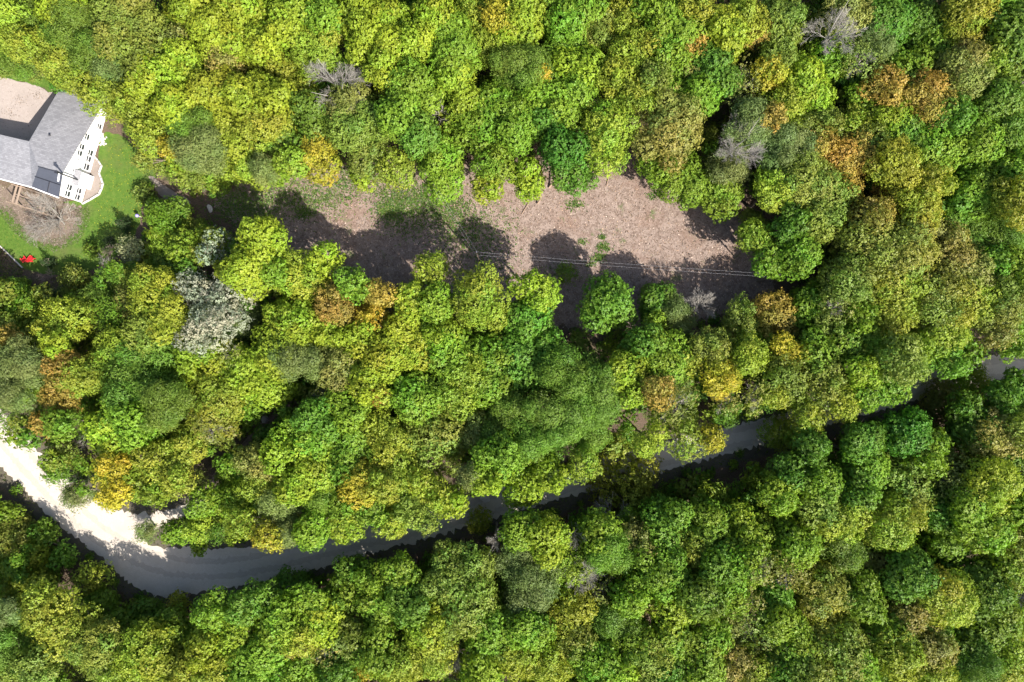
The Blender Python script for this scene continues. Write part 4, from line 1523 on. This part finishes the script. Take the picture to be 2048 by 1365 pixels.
for i in range(2):
    for k, (off, dz) in enumerate(((0.18, 0.0), (-0.22, -0.1), )):
        a_ = tops[i]; b_ = tops[i + 1]
        dv = (b_ - a_).normalized(); sd = Vector((-dv.y, dv.x, 0))
        pts = []
        for j in range(25):
            f = j / 24
            p = a_.lerp(b_, f) + sd * off + Vector((0, 0, dz - 1.2 * 4 * f * (1 - f) * ((b_ - a_).length / 45)))
            pts.append(p)
        V, F = tubes([(np.array(pts[j]), np.array(pts[j + 1]), 0.0048, 0.0048) for j in range(24)], 6)
        me = np_mesh('power_wire', V, F, 4, smooth=True); me.materials.append(WIREM)
        o = link('power_wire', me)
        tag(o, [['upper', 'lower'][k] + ' of two thin wires slanting from the trees to the bend', ['upper', 'lower'][k] + ' of two thin wires running along the clearing from the bend'][i], 'wire', 'wires of the power line')

# ------------------------------------------------------------------ the woods going on beyond the frame
def woods():
    r = np.random.default_rng(55)
    base = []
    for v in range(4):
        V, t = crown_arrays(2.8, ('maple', 'maple', 'open', 'maple')[v], 700 + v)
        k = LEAVES_PER_TUFT[('maple', 'maple', 'open', 'maple')[v]] * 4
        nt_ = len(V) // k
        sel = r.permutation(nt_)[: int(nt_ * 0.6)]
        base.append((V.reshape(nt_, k, 3)[sel].reshape(-1, 3), t.reshape(nt_, k, 3)[sel].reshape(-1, 3)))
    VV = []; TT = []
    codes = 'LMGYOMG'
    for _ in range(1500):
        x = r.uniform(-420, 2468); y = r.uniform(-420, 1785)
        f = 1 / 0.89                         # ground position of crowns seen outside the frame
        if -75 * f < x < 2048 + 75 and -75 < y < 1365 + 75: continue
        if x < 0 and 60 < y < 560: continue
        if x < 60 and y > 560: continue
        if in_any(np.array([x]), np.array([y]), [ROAD_PX, VERGE_PX])[0]: continue
        V, t = base[r.integers(4)]
        a = r.uniform(0, 6.283); k = r.uniform(0.8, 1.25)
        rot = np.array([[math.cos(a), math.sin(a), 0], [-math.sin(a), math.cos(a), 0], [0, 0, 1]])
        z = r.uniform(8, 12)
        p = P(x, y, z)
        VV.append(V @ rot * k + np.array(p))
        TT.append(t * np.array(KINDS[codes[r.integers(7)]][0]) * r.uniform(0.85, 1.1))
        if len(VV) >= 260: break
    me = quads_mesh('woods', np.concatenate(VV).astype(np.float32), np.concatenate(TT).astype(np.float32))
    o = link('woods', me, LEAF); o['kind'] = 'stuff'
    o['label'] = 'green woods going on all round beyond the numbered trees'.replace('numbered ', '')
woods()

# ------------------------------------------------------------------ what each tree is called
MARKS = [('the white house', 130, 300), ('the red chairs', 58, 518), ('the silvery white tree', 440, 610), ('the deep green tree', 1130, 300),
         ('the round tree', 1218, 612), ('the bronze tree', 1546, 634), ('the big leafless tree', 670, 160), ('the clearing', 1180, 430),
         ('the road bend', 250, 1090), ('the sunlit road', 60, 900), ('the road strip', 1990, 735), ('the road gap', 1420, 890),
         ('the dark track', 560, 820), ('the wire bend', 953, 505), ('the amber tree', 632, 312), ('the feathery trees', 1150, 800),
         ('the lawn', 240, 380), ('the driveway', 40, 220), ('the wire end', 1500, 548)]
COUNT = ['touching', 'one crown', 'two crowns', 'three crowns', 'four crowns', 'five crowns', 'six crowns', 'seven crowns', 'eight crowns', 'nine crowns', 'ten crowns']
def side(dx, dy):
    a = math.degrees(math.atan2(-dy, dx)) % 360
    k = int((a + 22.5) // 45) % 8
    return ['on the far side of', 'above, far side of', 'above', 'above, house side of', 'on the house side of',
            'below, house side of', 'below', 'below, far side of'][k]
def facts(e):
    t, g_, code, low = e
    x = sum(q[0] for q in g_) / len(g_); y = sum(q[1] for q in g_) / len(g_)
    r = max(q[2] for q in g_)
    if len(g_) > 1: size = 'broad double' if len(g_) == 2 else 'broad triple'
    else: size = 'small' if r < 31 else ('mid-sized' if r < 45 else 'large')
    cat = 'tree'
    style = KINDS[code][1]
    if style == 'bare': cat = 'bare shrub' if low else 'bare tree'
    elif style == 'conifer': cat = 'conifer'
    elif low: cat = 'shrub'
    noun = 'shrub' if low else ('conifer' if style == 'conifer' else 'tree')
    col_ = KINDS[code][2]
    if style == 'conifer': col_ = 'dark evergreen'
    return x, y, size, col_, noun, cat
GROUP = {'tree': 'leafy trees of the woods', 'bare tree': 'leafless trees of the woods', 'shrub': 'shrubs round the house', 'bare shrub': 'leafless shrubs by the lawn', 'conifer': 'small conifers'}
FACTS = [facts(e) for e in INFO]
def signature(f, m, fine=False):
    x, y, size, col_, noun, cat = f
    dx, dy = x - m[1], y - m[2]
    d = math.hypot(dx, dy)
    if fine:
        return '%s %s %s %d metres %s %s' % (size, col_, noun, round(d / 15.2), side(dx, dy), m[0])
    n = min(10, int(round(d / 88)))
    if n == 0:
        return '%s %s %s right beside %s' % (size, col_, noun, m[0])
    return '%s %s %s %s %s %s' % (size, col_, noun, COUNT[n], side(dx, dy), m[0])
from collections import Counter
BEST = [None] * len(FACTS)
SPECIAL = {}
for fine in (False, True):
    cnt = [Counter(signature(f, m, fine) for f in FACTS) for m in MARKS]
    for i, f in enumerate(FACTS):
        if BEST[i]: continue
        for j in sorted(range(len(MARKS)), key=lambda q: math.hypot(f[0] - MARKS[q][1], f[1] - MARKS[q][2])):
            s = signature(f, MARKS[j], fine)
            if cnt[j][s] == 1 and (math.hypot(f[0] - MARKS[j][1], f[1] - MARKS[j][2]) > 30) and not (fine is False and math.hypot(f[0] - MARKS[j][1], f[1] - MARKS[j][2]) > 900):
                BEST[i] = s.replace('right beside', 'close beside'); break
FIXED = {(1130, 300): 'deep green round tree hanging over the top of the clearing', (1218, 612): 'round dark green dome shaped tree standing alone below the clearing',
         (1546, 634): 'glowing bronze orange tree past the far end of the wires', (670, 160): 'big leafless grey tree fanned out among the lime trees above the clearing',
         (632, 312): 'amber yellow tree at the clearing edge, the brightest one there', (110, 432): 'big leafless tree sprawling over the bare soil below the house'}
for i, (e, f) in enumerate(zip(INFO, FACTS)):
    lab = BEST[i] or signature(f, MARKS[0], True)
    for q in e[1]:
        lab = FIXED.get((int(q[0]), int(q[1])), lab)
    tag(e[0], lab, f[5], GROUP[f[5]])
